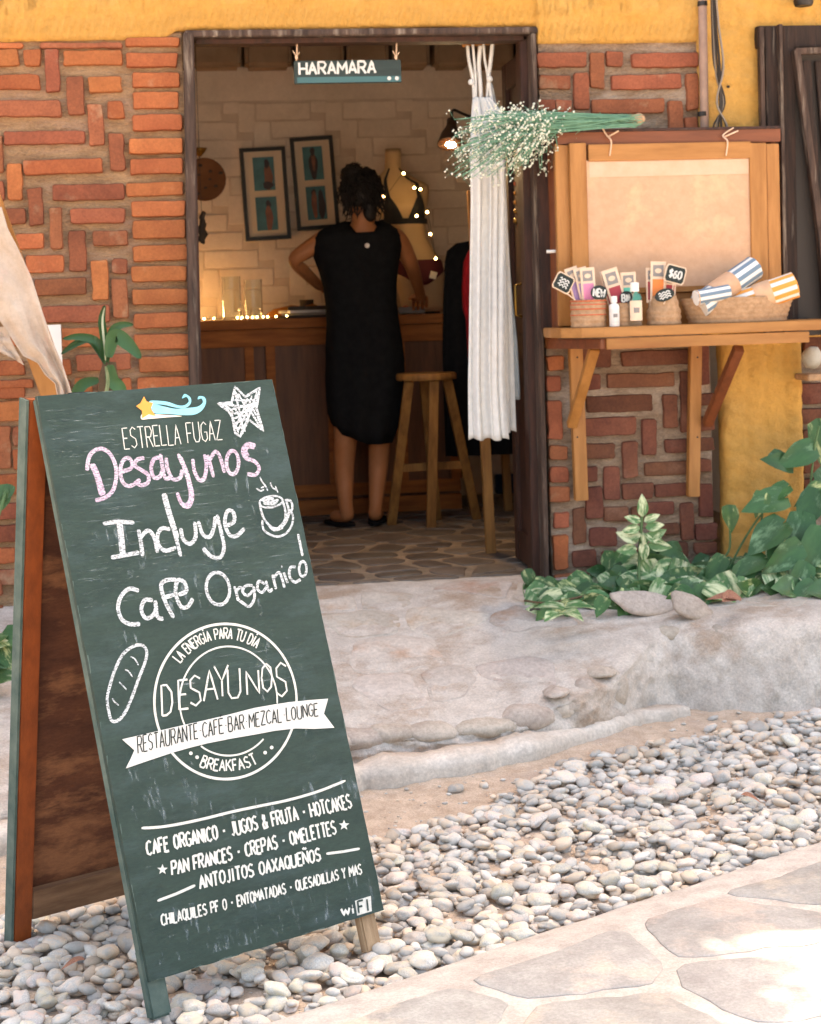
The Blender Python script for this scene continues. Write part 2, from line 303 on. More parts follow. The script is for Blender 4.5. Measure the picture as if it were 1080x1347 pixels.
# terrace: ruled sheet from the wall foot to the edge, then the sloping face down
def terrace():
    m = MB(); xs = np.concatenate([np.linspace(-3, -.4, 40)[:-1], np.linspace(-.4, 2.5, 420), np.linspace(2.5, 3.4, 12)[1:]]); rows = []
    for j in range(60):
        t = j/59; row = []
        for x in xs:
            ye = interp(x, EX, EY)+.02*fbm(x*3, 1, 2)
            if t < .7:
                y = .08+(ye-.08)*(t/.7); z = zt(x, y)+.006*fbm(x*3, y*3, 1)+.003*fbm(x*14, y*14, 5)
                k = max(0, (t/.7-.93)/.07); z -= .014*k*k
            else:
                u = (t-.7)/.3; rnd = .022*u**.5+.012*u+.10*u**.8*max(0, min(1, (x-1.35)/.2)); y = ye-rnd+.016*fbm(x*9, u*3, 9)*(1-abs(2*u-1))*1.3
                z0 = zt(x, ye)-.014; z = z0+(-.37-z0)*u**1.3+.004*fbm(x*20, u*9, 2)
                y += .012*fbm(x*14, u*6, 4)+.008*fbm(x*34, u*14, 4)-.01*abs(fbm(x*7, u*4, 12))
            row.append((x, y, z))
        rows.append(row)
    m.loft(rows, closed=False); return m
ter = tag(mk('terrace', terrace(), 'cement', smooth=True, recalc=False), kind='structure')
# worn cement kerb strip along the foot
def kerb():
    up = [(440, 1008), (480, 1001), (560, 991), (640, 978), (700, 966), (760, 949), (815, 932), (860, 922), (900, 916)]
    P = smooth_pts([atz(px, py, -.264) for px, py in up], 8); P = [P[0]+(P[0]-P[8])*k/2 for k in range(40, 0, -4)]+P
    m = MB(); rings = []
    for i, p in enumerate(P):
        t = (P[min(i+1, len(P)-1)]-P[max(i-1, 0)]).normalized(); n = Vector((t.y, -t.x, 0)); p = p+n*.004
        fade = min(1, max(0, (len(P)-1-i)/34))**.7*(.8+.3*fbm(i*.21, 8, 0))
        wd = (.075+.012*fbm(i*.3, 0, 0))*(.4+.6*fade); h = (.044+.014*fbm(i*.33, 2, 0))*fade-.012*(1-min(1, fade*1.3))
        prof = [(-.04, -.1), (-.03, .0+h*.25), (wd*.3, h*.2), (wd*.7, h*.05), (wd*.95, -.01), (wd+.008*fbm(i*1.1, 5, 0), -.028), (wd*.97, -.06), (wd*.97, -.12)]
        rings.append([p+n*(a+.010*fbm(i*.25, 3, a*9))+Vector((0, 0, b-.03*(1-fade)+.005*fbm(i*.6, a*30, 1))) for a, b in prof])
    m.loft(rings, closed=False); return m
tag(mk('kerb_strip', kerb(), 'cement_light', smooth=True), kind='structure')

def voronoi(seeds, poly):
    cells = []
    for i, (sx, sy) in enumerate(seeds):
        c = list(poly); ds = sorted(((sx-a)**2+(sy-b)**2, j) for j, (a, b) in enumerate(seeds) if j != i)[:18]
        for _, j in ds:
            a, b = seeds[j]; mx, my = (a+sx)/2, (b+sy)/2; nx, ny = a-sx, b-sy; out = []
            for k in range(len(c)):
                p, q = c[k], c[(k+1) % len(c)]; dp = (p[0]-mx)*nx+(p[1]-my)*ny; dq = (q[0]-mx)*nx+(q[1]-my)*ny
                if dp <= 0: out.append(p)
                if dp*dq < 0: t = dp/(dp-dq); out.append((p[0]+(q[0]-p[0])*t, p[1]+(q[1]-p[1])*t))
            c = out
            if len(c) < 3: break
        if len(c) >= 3: cells.append(c)
    return cells
def rough_poly(c, gap, jit, rounding=.25, step=.05):
    """shrink a cell towards its centre by gap, round its corners and roughen its edge"""
    cx = sum(p[0] for p in c)/len(c); cy = sum(p[1] for p in c)/len(c); out = []; n = len(c)
    per = sum(math.dist(c[k], c[(k+1) % n]) for k in range(n)); N_ = max(12, min(30, int(per/step))); pts = []
    for k in range(n):
        p, q = c[k], c[(k+1) % n]; m = max(1, round(math.dist(p, q)/per*N_))
        pts += [(p[0]+(q[0]-p[0])*j/m, p[1]+(q[1]-p[1])*j/m) for j in range(m)]
    for _ in range(1): pts = [((a[0]+2*b[0]+c_[0])/4, (a[1]+2*b[1]+c_[1])/4) for a, b, c_ in zip(pts[-1:]+pts[:-1], pts, pts[1:]+pts[:1])]
    for x, y in pts:
        d = math.hypot(x-cx, y-cy); e = gap+jit*fbm(x*11, y*11, 7)
        k = max(.2, 1-e/max(d, .01)); out.append((cx+(x-cx)*k, cy+(y-cy)*k))
    return out, (cx, cy)
def stone(poly, c, zf, top_h, dome, depth=.03):
    m = MB(); rings = []
    for s, h in ((1, -depth), (1, top_h*.45), (.985, top_h*.85), (.93, top_h+dome*.3), (.6, top_h+dome*.8)):
        rings.append([(c[0]+(x-c[0])*s, c[1]+(y-c[1])*s, zf(x, y)+h+.0012*fbm(x*20, y*20, s*5)) for x, y in poly])
    m.loft(rings, cap=False); n = len(poly); o = len(m.v); m.v.append((c[0], c[1], zf(*c)+top_h+dome))
    b = 4*n; m.f += [(b+k, b+(k+1) % n, o) for k in range(n)]; return m
def jgrid(x0, x1, y0, y1, s, jit=.33):
    return [(x+random.uniform(-jit, jit)*s, y+random.uniform(-jit, jit)*s) for i, y in enumerate(np.arange(y0, y1, s*.9)) for x in np.arange(x0+(i % 2)*s*.5, x1, s)]

# paved street
def pave_z(x, y):
    s = pave_s(x, y); return ZS-.012*max(0, 1-s/.12)**2+.004*fbm(x*1.3, y*1.3, 4)
def pave_sheet():
    m = MB(); rows = []
    for j in range(60):
        s = -.0+(j/59)**1.7*9
        rows.append([(lambda p, z: (p.x, p.y, z))(A0+pd*l+pn*(s+(.02*fbm(l*4, 0, 3) if j == 0 else 0)), 0) for l in np.linspace(-9, 11, 200)])
    rows = [[(x, y, pave_z(x, y)+.0015*fbm(x*25, y*25, 1)) for x, y, _ in r] for r in rows]
    rows.insert(0, [(x, y, z-.12) for x, y, z in rows[0]]); m.loft(rows, closed=False); return m
pav = tag(mk('street_paving', pave_sheet(), 'paving_joint', smooth=2, recalc=False), kind='structure')
sq = [(-1.5, -.0), (3.2, 0), (3.2, 1.7), (-1.5, 1.7)]
seeds = jgrid(-1.4, 3.2, .22, 1.7, .36)
k = 0
for c in voronoi(seeds, [(-1.5, .1), (3.2, .1), (3.2, 1.7), (-1.5, 1.7)]):
    c = [((A0+pd*u+pn*v).x, (A0+pd*u+pn*v).y) for u, v in c]
    rp, cc = rough_poly(c, .018, .016, 1.2, .035)
    mk('flagstone', stone(rp, cc, pave_z, .0025, .0035), 'paving_stone', pav, smooth=True)
# stones of the terrace top, worn almost flush
tsheet = jgrid(-.4, 2.4, -1.75, 0, .24, .38)
for c in voronoi(tsheet, [(-.5, -1.9), (2.6, -1.9), (2.6, .02), (-.5, .02)]):
    cx = sum(p[0] for p in c)/len(c); cy = sum(p[1] for p in c)/len(c)
    if cy > -.06 or cy < interp(cx, EX, EY)+.17 or random.random() < .25: continue
    rp, cc = rough_poly(c, .012, .014, 1.5, .03)
    mk('flagstone', stone(rp, cc, lambda x, y: zt(x, y)+.006*fbm(x*3, y*3, 1), .0018, .002), 'terrace_stone', ter, smooth=True)
# rubble stones showing in the broken edge
for px, py, sx, sz, zz in [(470, 985, .10, .03, -.255), (520, 980, .075, .03, -.25), (575, 977, .08, .026, -.25), (640, 966, .10, .026, -.25), (700, 952, .075, .034, -.235), (742, 940, .05, .04, -.225), (778, 925, .045, .05, -.21), (812, 912, .05, .06, -.20), (740, 920, .035, .014, -.175), (800, 893, .04, .015, -.15), (905, 850, .05, .022, -.1), (960, 842, .04, .018, -.09), (1010, 860, .07, .03, -.12), (430, 990, .08, .03, -.255), (880, 890, .05, .035, -.2)]:
    c = atz(px, py, zz); c.y = interp(c.x, EX, EY)+.034; m = MB(); c.y += .006; m.ell(c, (sx*1.15, .06, sz*1.1), 22, 12)
    m.v = [tuple(Vector(p)+Vector((fbm(p[0]*18, p[1]*18, p[2]*18)*.012, fbm(p[0]*25, 3, p[2]*25)*.006, fbm(p[0]*18, 5, p[2]*22)*.010))) for p in m.v]
    mk('stone', m, 'edge_stone', ter, smooth=True)
# terrace patch cracks: joint lines as thin raised mortar ridges near the edge
# shop floor
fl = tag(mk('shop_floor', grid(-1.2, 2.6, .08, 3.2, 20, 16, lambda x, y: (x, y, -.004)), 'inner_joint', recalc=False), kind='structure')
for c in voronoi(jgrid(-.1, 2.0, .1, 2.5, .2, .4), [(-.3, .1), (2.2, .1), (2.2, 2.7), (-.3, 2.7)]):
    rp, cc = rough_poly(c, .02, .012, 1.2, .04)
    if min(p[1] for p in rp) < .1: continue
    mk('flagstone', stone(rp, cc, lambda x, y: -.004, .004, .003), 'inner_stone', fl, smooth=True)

# ------------------------------------------------ pebbles piled by dropping them on a height map
def pebble_mesh(i, sub):
    bm = bmesh.new(); bmesh.ops.create_icosphere(bm, subdivisions=sub, radius=1)
    a, b, c = 1, random.uniform(.6, .95), random.uniform(.34, .56)
    for v in bm.verts:
        n = v.co.normalized(); k = 1+.30*noise.noise(n*1.2+Vector((i*7, 0, 0)))+.09*noise.noise(n*2.6+Vector((0, i*5, 0))); v.co = Vector((n.x*a, n.y*b, n.z*c))*k
    me = bpy.data.meshes.new('pebble'); bm.to_mesh(me); bm.free(); me.materials.append(MATS['pebble'])
    me.polygons.foreach_set('use_smooth', [True]*len(me.polygons)); return me, b, c
PM = [pebble_mesh(i, 3) for i in range(14)]
RES = .006; X0, Y0 = -1.3, -3.5; NX, NY = int(4.2/RES), int(3.0/RES); HM = np.full((NX, NY), ZP, dtype=np.float32)
P_line = [((A0+pd*l).x, (A0+pd*l).y) for l in (-3, 6)]
# far boundary of the pebbles, in the photograph's ground plane
bnd = [atz(px, py, ZP) for px, py in [(-200, 1190), (0, 1205), (60, 1200), (170, 1160), (300, 1130), (480, 1105), (560, 1090), (610, 1072), (700, 1035), (780, 1008), (880, 985), (1000, 955), (1080, 945), (1250, 930)]]
BX = [p.x for p in bnd]; BYy = [p.y for p in bnd]
def in_bed(x, y, r):
    if pave_s(x, y) > -r*.75: return 0
    if -1.25 > x or x > 2.7: return 0
    yb = interp(x, BX, BYy); d = yb-y
    return 1 if d > .05 else .35 if d > 0 else (max(0, 1+d/.3)**3*.06)
cand = []
tries = 0
while len(cand) < 7500 and tries < 90000:
    tries += 1
    x = random.uniform(-1.2, 2.7); y = random.uniform(-3.45, -.6); r = random.choice((.009, .012, .014, .016, .018, .02, .022, .024, .027, .031))*random.uniform(.85, 1.12)
    if random.random() < in_bed(x, y, r): cand.append((x, y, r))
peb = []
for x, y, r in cand:
    i0 = int((x-r-X0)/RES); i1 = int((x+r-X0)/RES)+1; j0 = int((y-r-Y0)/RES); j1 = int((y+r-Y0)/RES)+1
    if i0 < 0 or j0 < 0 or i1 >= NX or j1 >= NY: continue
    gx = (np.arange(i0, i1)*RES+X0-x)[:, None]; gy = (np.arange(j0, j1)*RES+Y0-y)[None, :]
    q = 1-(gx**2+gy**2)/(r*r*.8); ok = q > 0
    if not ok.any(): continue
    sub = HM[i0:i1, j0:j1]; h = np.where(ok, np.sqrt(np.maximum(q, 0)), 0); vals = sub[ok]
    base = float(np.percentile(vals, 60)); base0 = dirt_z(x, y)
    base = max(base, base0)
    if base > base0+.020: continue
    k = random.randrange(len(PM)); c = r*PM[k][2]; zc = base+c*.55
    HM[i0:i1, j0:j1] = np.where(ok, np.maximum(sub, zc+h*c*.8), sub)
    peb.append((x, y, zc, r, k, (Vector((x, y, zc))-CAM).length/r))
def in_view(x, y, z):
    d = Vector((x, y, z))-CAM; zz = d.dot(F); px = 540+FPX*d.dot(R)/zz; py = CY-FPX*d.dot(U)/zz
    if not (-5 < px < 1085 and py < 1352): return False
    if 60 < px < 495 and py < 1290-(px-200)*.31 and px > 20+(py-1190)*.9: return False     # hidden by the board
    return True
peb.sort(key=lambda p: (0 if in_view(*p[:3]) else 1, p[5]))
rest = []
for n, (x, y, z, r, k, _) in enumerate(peb):
    rot = Euler((random.uniform(-.35, .35), random.uniform(-.35, .35), random.uniform(0, 6.28)))
    if n < 300:
        o = link(bpy.data.objects.new('pebble', PM[k][0])); o.parent = gb; o.location = (x, y, z); o.rotation_euler = rot; o.scale = (r,)*3
    else: rest.append((x, y, z, r, k, rot))
LM = []
for i in range(8):
    me, _, _ = pebble_mesh(i+40, 2); a = np.empty(len(me.vertices)*3); me.vertices.foreach_get('co', a); LM.append((a.reshape(-1, 3), np.array([tuple(p.vertices) for p in me.polygons]))); bpy.data.meshes.remove(me)
VV = []; FF = []; off = 0
for x, y, z, r, k, rot in rest:
    v, f = LM[k % 8]; Mx = np.array(rot.to_matrix()); VV.append(v @ Mx.T*r+np.array((x, y, z))); FF.append(f+off); off += len(v)
for _ in range(5200):       # loose grit on the bare soil
    x = random.uniform(-1, 2.7); y = random.uniform(-3.2, -.5); r = random.choice((.002, .003, .003, .004, .005, .008))
    if pave_s(x, y) > -.02 or y > interp(x, EX, EY)-.10-random.random()**2*.3: continue
    v, f = LM[random.randrange(8)]; VV.append(v*r+np.array((x, y, dirt_z(x, y)+r*.3))); FF.append(f+off); off += len(v)
VV = np.concatenate(VV); FF = np.concatenate(FF)
me = bpy.data.meshes.new('pebbles'); me.from_pydata(VV.tolist(), [], FF.tolist()); me.materials.append(MATS['pebble_stuff']); me.polygons.foreach_set('use_smooth', [True]*len(me.polygons))
at_ = me.attributes.new('tone', 'FLOAT', 'POINT'); tones = np.concatenate([np.full(len(LM[0][0]), random.random()) for _ in range(len(VV)//len(LM[0][0]))]); at_.data.foreach_set('value', tones)
nt = MATS['pebble_stuff'].node_tree; an = nt.nodes.new('ShaderNodeAttribute'); an.attribute_name = 'tone'
hs = nt.nodes.new('ShaderNodeHueSaturation'); mr = nt.nodes.new('ShaderNodeMapRange'); mr.inputs[3].default_value = .72; mr.inputs[4].default_value = 1.2
nt.links.new(an.outputs['Fac'], mr.inputs[0]); nt.links.new(mr.outputs[0], hs.inputs['Value']); bc = nt.nodes['Principled BSDF'].inputs['Base Color']
nt.links.new(bc.links[0].from_socket, hs.inputs['Color']); nt.links.new(hs.outputs[0], bc)
o = link(bpy.data.objects.new('pebbles', me)); o.parent = gb; tag(o, kind='stuff')

# ================================================ the shop front
def brick_mb(x0, z0, x1, z1, prot, Yf=0.0, jit=.0022, dark=0):
    """irregular hand-made brick face standing proud of the joint; z0 bottom"""
    per = []; L, H = x1-x0, z1-z0; nx = max(2, int(L/.03)); nz = max(2, int(H/.03)); c = .005
    tl = random.uniform(-.003, .003)
    for i in range(nx+1): per.append((x0+c+(L-2*c)*i/nx, z0+tl*(i/nx-.5)))
    for i in range(nz+1): per.append((x1, z0+c+(H-2*c)*i/nz))
    for i in range(nx+1): per.append((x1-c-(L-2*c)*i/nx, z1+tl*(.5-i/nx)))
    for i in range(nz+1): per.append((x0, z1-c-(H-2*c)*i/nz))
    sd_ = random.uniform(0, 99)
    per = [(x+jit*noise.noise(Vector((x*28, z*28, sd_)))*2.2+(random.uniform(-.004, .004) if random.random() < .06 else 0), z+jit*noise.noise(Vector((x*28, z*28, sd_+9)))*1.7) for x, z in per]
    cx, cz = (x0+x1)/2, (z0+z1)/2; m = MB(); rings = []
    for ins, d in ((-.0015, -.004), (0, prot*.82), (.0018, prot*.97), (.006, prot)):
        rings.append([(cx+(x-cx)*(1-2*ins/L), Yf-d-.0012*noise.noise(Vector((x*40, z*40, sd_))), cz+(z-cz)*(1-2*ins/H)) for x, z in per])
    m.loft(rings, cap=False); n = len(per); m.f.append(tuple(3*n+k for k in range(n))); return m
def px_brick(a, b, c, d, Yf=0.0):
    p = at((a+c)/2, (b+d)/2, Yf); q0 = at(a, (b+d)/2, Yf); q1 = at(c, (b+d)/2, Yf); r0 = at((a+c)/2, b, Yf); r1 = at((a+c)/2, d, Yf)
    return q0.x, r1.z, q1.x, r0.z
def pattern(x0, x1, z0, z1, ph=0.0, gap=.022, th=.05):
    """stepped basket pattern of the facade: diagonal chains of uprights with courses between"""
    out = []; P = .45; k0 = int(-z1/.094)-1; k1 = int(-z0/.094)+2
    for k in range(k0, k1):
        zt_ = -k*.094
        for j in range(-12, 16):
            xv = ph+k*.076+j*P
            out.append((xv, zt_-.145, xv+th, zt_)); out.append((xv+th+gap, zt_-th, xv-.076+P-gap, zt_))
    res = []
    for a, b, c, d in out:
        a2, c2, b2, d2 = max(a, x0), min(c, x1), max(b, z0), min(d, z1)
        if c2-a2 > .022 and d2-b2 > .022: res.append((a2, b2, c2, d2))
    return res

bld = thing('shop_building', 'shop building with brick front, yellow plaster band and an open wooden doorway', 'building', (0, 0, 0))
# mortar sheets (thick walls)
def wall_slab(x0, x1, z0, z1, Y=0.0, th=.25, nx=60, nz=60, amp=.0035, holes=None):
    m = grid(x0, x1, z0, z1, nx, nz, lambda x, z: (x, Y-amp*.7*fbm(x*12, z*22, 3)-amp*.5*fbm(x*40, z*110, 8), z))
    m.box(((x0+x1)/2, Y+.02+th/2, (z0+z1)/2), (x1-x0, th, z1-z0)); return m
iw_ = [None]
XL0, DL, DR = -3.2, .045, 1.298
mleft = wall_slab(-.70, .036, -.4, 1.97, nx=170, nz=540, amp=.006)
_o = grid(XL0, -.70, -.4, 1.97, 80, 80, lambda x, z: (x, -.003*fbm(x*16, z*16, 3), z)); mleft.add(_o.v, _o.f); mleft.box(((XL0-.7)/2, .145, .785), (-.7-XL0, .25, 2.37))
bw1 = mk('brick_wall', mleft, 'mortar', bld, recalc=False, smooth=False)
mright = wall_slab(DR-.0, 1.905, -.12, 1.99, nx=130, nz=420, amp=.006)
bw2 = mk('brick_wall', mright, 'mortar_pale', bld, recalc=False)
bw3 = mk('brick_wall', wall_slab(2.23, 4.2, -.4, .85, Y=.01, nx=90, nz=60), 'mortar_pale', bld, recalc=False)
def zb(ox, oy, s, L): return [(ox+a/s, oy+b/s, ox+c/s, oy+d/s) for a, b, c, d in L]
left_px = zb(0, 40, 4.32, [(-60, 78, 130, 100), (235, 78, 690, 100), (-80, 115, 105, 203), (140, 115, 228, 200), (262, 112, 335, 348), (365, 120, 690, 195), (-100, 258, 225, 335), (385, 270, 475, 480), (508, 268, 690, 350), (-30, 405, 345, 488), (505, 425, 585, 650), (618, 410, 700, 500), (28, 578, 480, 645), (625, 590, 700, 795), (-50, 600, 15, 805), (-50, 860, 22, 965), (45, 762, 125, 962), (140, 738, 580, 812), (300, 880, 705, 962)])
left_px += zb(0, 270, 4.32, [(168, -95, 240, 110), (0, 25, 140, 103), (288, 20, 350, 245), (405, 22, 705, 98), (398, 148, 485, 372), (530, 150, 725, 225), (95, 165, 245, 243), (-180, 165, 60, 243), (150, 288, 360, 378), (525, 318, 612, 535), (640, 310, 718, 385), (-140, 290, 120, 375), (205, 420, 485, 505), (640, 420, 722, 635), (-60, 420, 180, 505), (240, 575, 620, 660), (-100, 580, 200, 660), (355, 700, 650, 800), (-120, 765, 30, 815), (60, 700, 320, 790), (440, 850, 740, 935), (-190, 890, 135, 965), (-170, 1000, 190, 1037), (200, 880, 400, 960), (435, 985, 520, 1060), (560, 985, 680, 1060), (700, 985, 745, 1060), (230, 1000, 400, 1060)])
left_px += [(-20, 507, 32, 523), (-20, 529, 30, 553), (-12, 562, 14, 615), (18, 562, 36, 585), (18, 592, 34, 616), (-20, 625, 25, 650), (-20, 663, 24, 682), (-20, 692, 22, 712), (-20, 722, 20, 740), (-20, 750, 20, 768)]
stack_px = zb(0, 40, 4.32, [(720, 48, 1015, 90), (722, 135, 1005, 207), (760, 245, 1015, 322), (760, 355, 1010, 443), (760, 485, 1030, 567), (740, 620, 1035, 698), (745, 735, 1038, 812), (722, 870, 1040, 938)])
stack_px += zb(0, 270, 4.32, [(752, -18, 1050, 62), (760, 90, 1050, 185), (760, 230, 1060, 312), (752, 350, 1060, 430), (760, 480, 1065, 560), (765, 615, 1065, 692), (770, 735, 1075, 812), (795, 860, 1080, 942), (785, 980, 1080, 1060)])
def add_brick(rect, m, par, prot=.014, **k):
    if par is not iw_[0]: rect = (rect[0]-.002, rect[1]-.0025, rect[2]+.002, rect[3]+.0025); prot *= 1.3
    mk('brick', brick_mb(*rect, prot*random.uniform(.75, 1.25), **k), m, par, smooth=2)
for q in left_px: add_brick(px_brick(*q), random.choice(['brick_red', 'brick_red', 'brick_orange']), bw1, .016)
for q in stack_px: add_brick(px_brick(*q), 'brick_orange', bw1, .02)
zlow = at(100, 515, 0).z
for z in np.arange(-.02, zlow-.06, .0745): add_brick((-.235, z, -.028, z+.051), 'brick_orange', bw1, .018)      # behind the board
cnt = 0
for q in pattern(-.46, -.26, -.3, zlow-.05, .02): add_brick(q, 'brick_red', bw1)
for q in pattern(-1.45, -.66, -.3, 1.93, .02): add_brick(q, random.choice(['brick_red', 'brick_orange']), bw1, .016)
right_px = zb(700, 40, 4.32, [(25, 132, 300, 208), (330, 132, 405, 325), (422, 128, 508, 202), (565, 135, 935, 208), (40, 262, 210, 330), (238, 245, 315, 445), (450, 258, 840, 332), (875, 250, 935, 450), (20, 400, 125, 450), (135, 400, 220, 465), (340, 395, 740, 468), (772, 408, 848, 600), (870, 500, 930, 580)])
for q in right_px: add_brick(px_brick(*q), 'brick_red', bw2, .014)
for q in pattern(1.36, 1.88, .88, 1.60, .1): add_brick(q, 'brick_maroon', bw2)
rl_px = zb(710, 440, 4.32, [(35, 0, 95, 75), (45, 125, 130, 200), (40, 240, 112, 318), (45, 380, 120, 590), (55, 635, 150, 705), (60, 755, 155, 835), (60, 868, 165, 945), (240, 70, 400, 180), (465, 95, 840, 170), (380, 225, 755, 295), (265, 230, 340, 310), (265, 350, 635, 435), (700, 345, 775, 525), (800, 215, 850, 550), (880, 70, 955, 280), (235, 475, 540, 570), (580, 485, 655, 680), (235, 625, 420, 700), (470, 612, 550, 808), (712, 600, 860, 665), (875, 590, 985, 655), (600, 725, 850, 795), (870, 710, 965, 775), (235, 755, 320, 830), (365, 755, 450, 935), (470, 850, 640, 930), (655, 850, 840, 915), (905, 855, 975, 1030), (262, 870, 350, 1040), (900, 340, 985, 400), (900, 470, 985, 540)])
rl_px += zb(680, 600, 3.857, [(190, 290, 258, 360), (185, 405, 255, 570), (285, 265, 345, 440), (370, 365, 500, 450), (285, 480, 400, 555), (440, 260, 560, 325), (580, 260, 640, 330), (660, 235, 790, 295), (830, 240, 890, 420), (905, 345, 1010, 420), (700, 345, 815, 390), (900, 440, 1010, 490), (430, 480, 640, 550), (660, 440, 860, 510), (190, 600, 330, 660), (360, 590, 560, 650), (600, 570, 820, 640)])
for q in rl_px: add_brick(px_brick(*q), 'brick_maroon' if q[0] > 740 else random.choice(['brick_red', 'brick_orange']), bw2, .012)
for q in [(1056, 440, 1110, 462), (1052, 505, 1083, 530), (1088, 505, 1120, 530), (1052, 538, 1100, 556), (1056, 565, 1120, 590), (1056, 600, 1120, 620), (1056, 630, 1090, 650)]: add_brick(px_brick(*q), 'brick_maroon', bw3)
for q in pattern(2.45, 3.4, -.2, .82, .1): add_brick(q, 'brick_maroon', bw3)

# yellow plaster band over the door, with pressed relief
def plaster_relief(x, z, zlow):
    d = z-zlow; r = .004*fbm(x*9, z*9, 2)
    if d < .085:   # rope-like pressing along the lower edge
        r += .007*math.sin((x*1.0+d*.9)*2*math.pi/.026)*max(0, 1-abs(d-.045)/.045)
    else:
        th = fbm(x*1.6, z*1.6, 6)*4; s_ = x*math.cos(th)+z*math.sin(th); r += .010*abs(math.sin(15*s_+2*fbm(x*7, z*7, 1)))+.016*max(0, fbm(x*10, z*15, 12))+.006*fbm(x*30, z*30, 5)
    return r
def band(x0, x1, zf, z1, Y=-.03):
    nx, nz = int((x1-x0)/.006), 40; m = MB(); rows = []
    for j in range(nz+1):
        row = []
        for i in range(nx+1):
            x = x0+(x1-x0)*i/nx; zl = zf(x); zz = zl+(z1-zl)*(j/nz)**1.0; ed = min(1, (j/nz)*6)
            row.append((x, Y+.02*(1-ed)**2-plaster_relief(x, zz, zl), zz))
        rows.append(row)
    rows.insert(0, [(x, .03, z+.002) for x, y, z in rows[0]]); return m.loft(rows, closed=False)
za = at(100, 54).z; zc_ = at(478, 38).z; zd = at(810, 57).z
def zband(x):
    base = za+(at(245, 52).z-za)*max(0, min(1, (x+.5)/.5))
    if x > .02: base = zc_+.001
    if x > 1.29: base = zd
    if -.03 < x <= .02: base = za+(zc_-za)*(x+.03)/.05
    return base+.005*fbm(x*6, 0, 1)
mk('plaster_band', band(-3.2, 1.90, zband, 2.75), 'yellow_plaster', bld, smooth=True)
def col(x0, x1, z0, z1, Y=-.045):
    nx, nz = int((x1-x0)/.008), int((z1-z0)/.009); m = MB(); rows = []
    for j in range(nz+1):
        z = z0+(z1-z0)*j/nz; row = [(x0+.004*fbm(1, z*8, 0), .03, z)]
        for i in range(nx+1):
            u = i/nx; e = min(u, 1-u)*(x1-x0); rd = .018*max(0, 1-e/.02)**2
            x = x0+(x1-x0)*u+.006*fbm(u*3, z*6, 4)*(1 if u < .5 else 1); dm = noise.cell(Vector((0, 0, 0)))
            # finger-pressed scales
            xw = x+.02*fbm(x*5, z*5, 7); cz = math.floor((z+.02*fbm(x*5, z*5, 17))/.07+.35*math.floor(xw/.075)); fx = (xw/.075) % 1-.5; fz = ((z+.02*fbm(x*5, z*5, 17))/.07+.35*math.floor(xw/.075)) % 1
            sc_ = .018*(.55+.45*noise.noise(Vector((math.floor(xw/.075)*3.1, cz*2.7, 0))))*max(0, 1-((fx*1.7)**2+(fz-.55)**2*2.4))
            row.append((x, Y+rd-sc_-.007*fbm(x*9, z*9, 2)-.004*fbm(x*28, z*28, 6), z))
        row.append((x1, .03, z)); rows.append(row)
    return m.loft(rows, closed=False)
x_l = at(942, 600).x; x_r = at(1046, 600).x
mk('plaster_pillar', col(x_l+.02, x_r+.02, -.15, .86), 'yellow_plaster', bld, smooth=True)
mk('plaster_wall', col(1.88, 4.2, .84, 2.75, -.028), 'yellow_plaster', bld, smooth=True)
# unseen upper wall shaped to shade the street, roof and inner shell
m = MB(); m.box((.5, .24, 3.34), (7.4, .5, 1.20)); m.box((-.8, .26, 4.7), (4.8, .5, 1.52)); mk('upper_shade_wall', m, 'yellow_plaster', bld)  # second, taller block added on the left to bound the sun patch
m = MB(); m.box((.5, 2.0, 3.0), (7.4, 3.1, .12)); rf = mk('roof', m, 'roof_tile', bld)
m = MB()
m.box((.5, 3.35, 1.2), (4, .2, 3.0)); m.box((-1.3, 1.8, 1.2), (.2, 3.2, 3.0)); m.box((2.55, 1.8, 1.2), (.2, 3.2, 3.0)); m.box((.5, 1.75, 2.74), (4, 3.2, .06))
mk('inner_shell', m, 'white_wall', bld)

# door frame
frm = thing('door_frame', 'dark weathered wooden frame round the open shop doorway', 'door frame', at(258, 500, -.02))
def jamb(a, b, t): 
    m = MB(); m.bar(a, b, *t, up=(0, -1, 0)); return m
FY = -.03
TL, TR = at(246, 41, FY), at(703, 39, FY)
mk('jamb', jamb(at(240, 44, FY)+Vector((.02, .05, .0)), at(264, 790, FY)+Vector((-.012, .05, -.05)), (.036, .14)), 'worn_wood', frm, bevel=.004)
mk('jamb', jamb(at(701, 44, FY)+Vector((-.002, .05, 0)), at(719, 776, FY)+Vector((-.002, .05, 0)), (.02, .14)), 'worn_wood', frm, bevel=.004)
mk('jamb_stop', jamb(at(251, 52, 0)+Vector((.0, .04, 0)), at(268, 790, 0)+Vector((.0, .04, 0)), (.022, .06)), 'dark_wood', frm, bevel=.002)
mk('jamb_stop', jamb(at(690, 50, 0)+Vector((.01, .06, 0)), at(707, 775, 0)+Vector((.01, .06, 0)), (.045, .08)), 'dark_wood', frm, bevel=.003)
m = MB(); m.box(((TL.x+TR.x)/2, .03, TL.z-.010), (TR.x-TL.x+.02, .142, .024)); mk('head', m, 'worn_wood', frm, bevel=.004)
m = MB(); m.box(((TL.x+TR.x)/2, .05, TL.z-.030), (TR.x-TL.x-.06, .08, .016)); mk('head_stop', m, 'dark_wood', frm, bevel=.002)

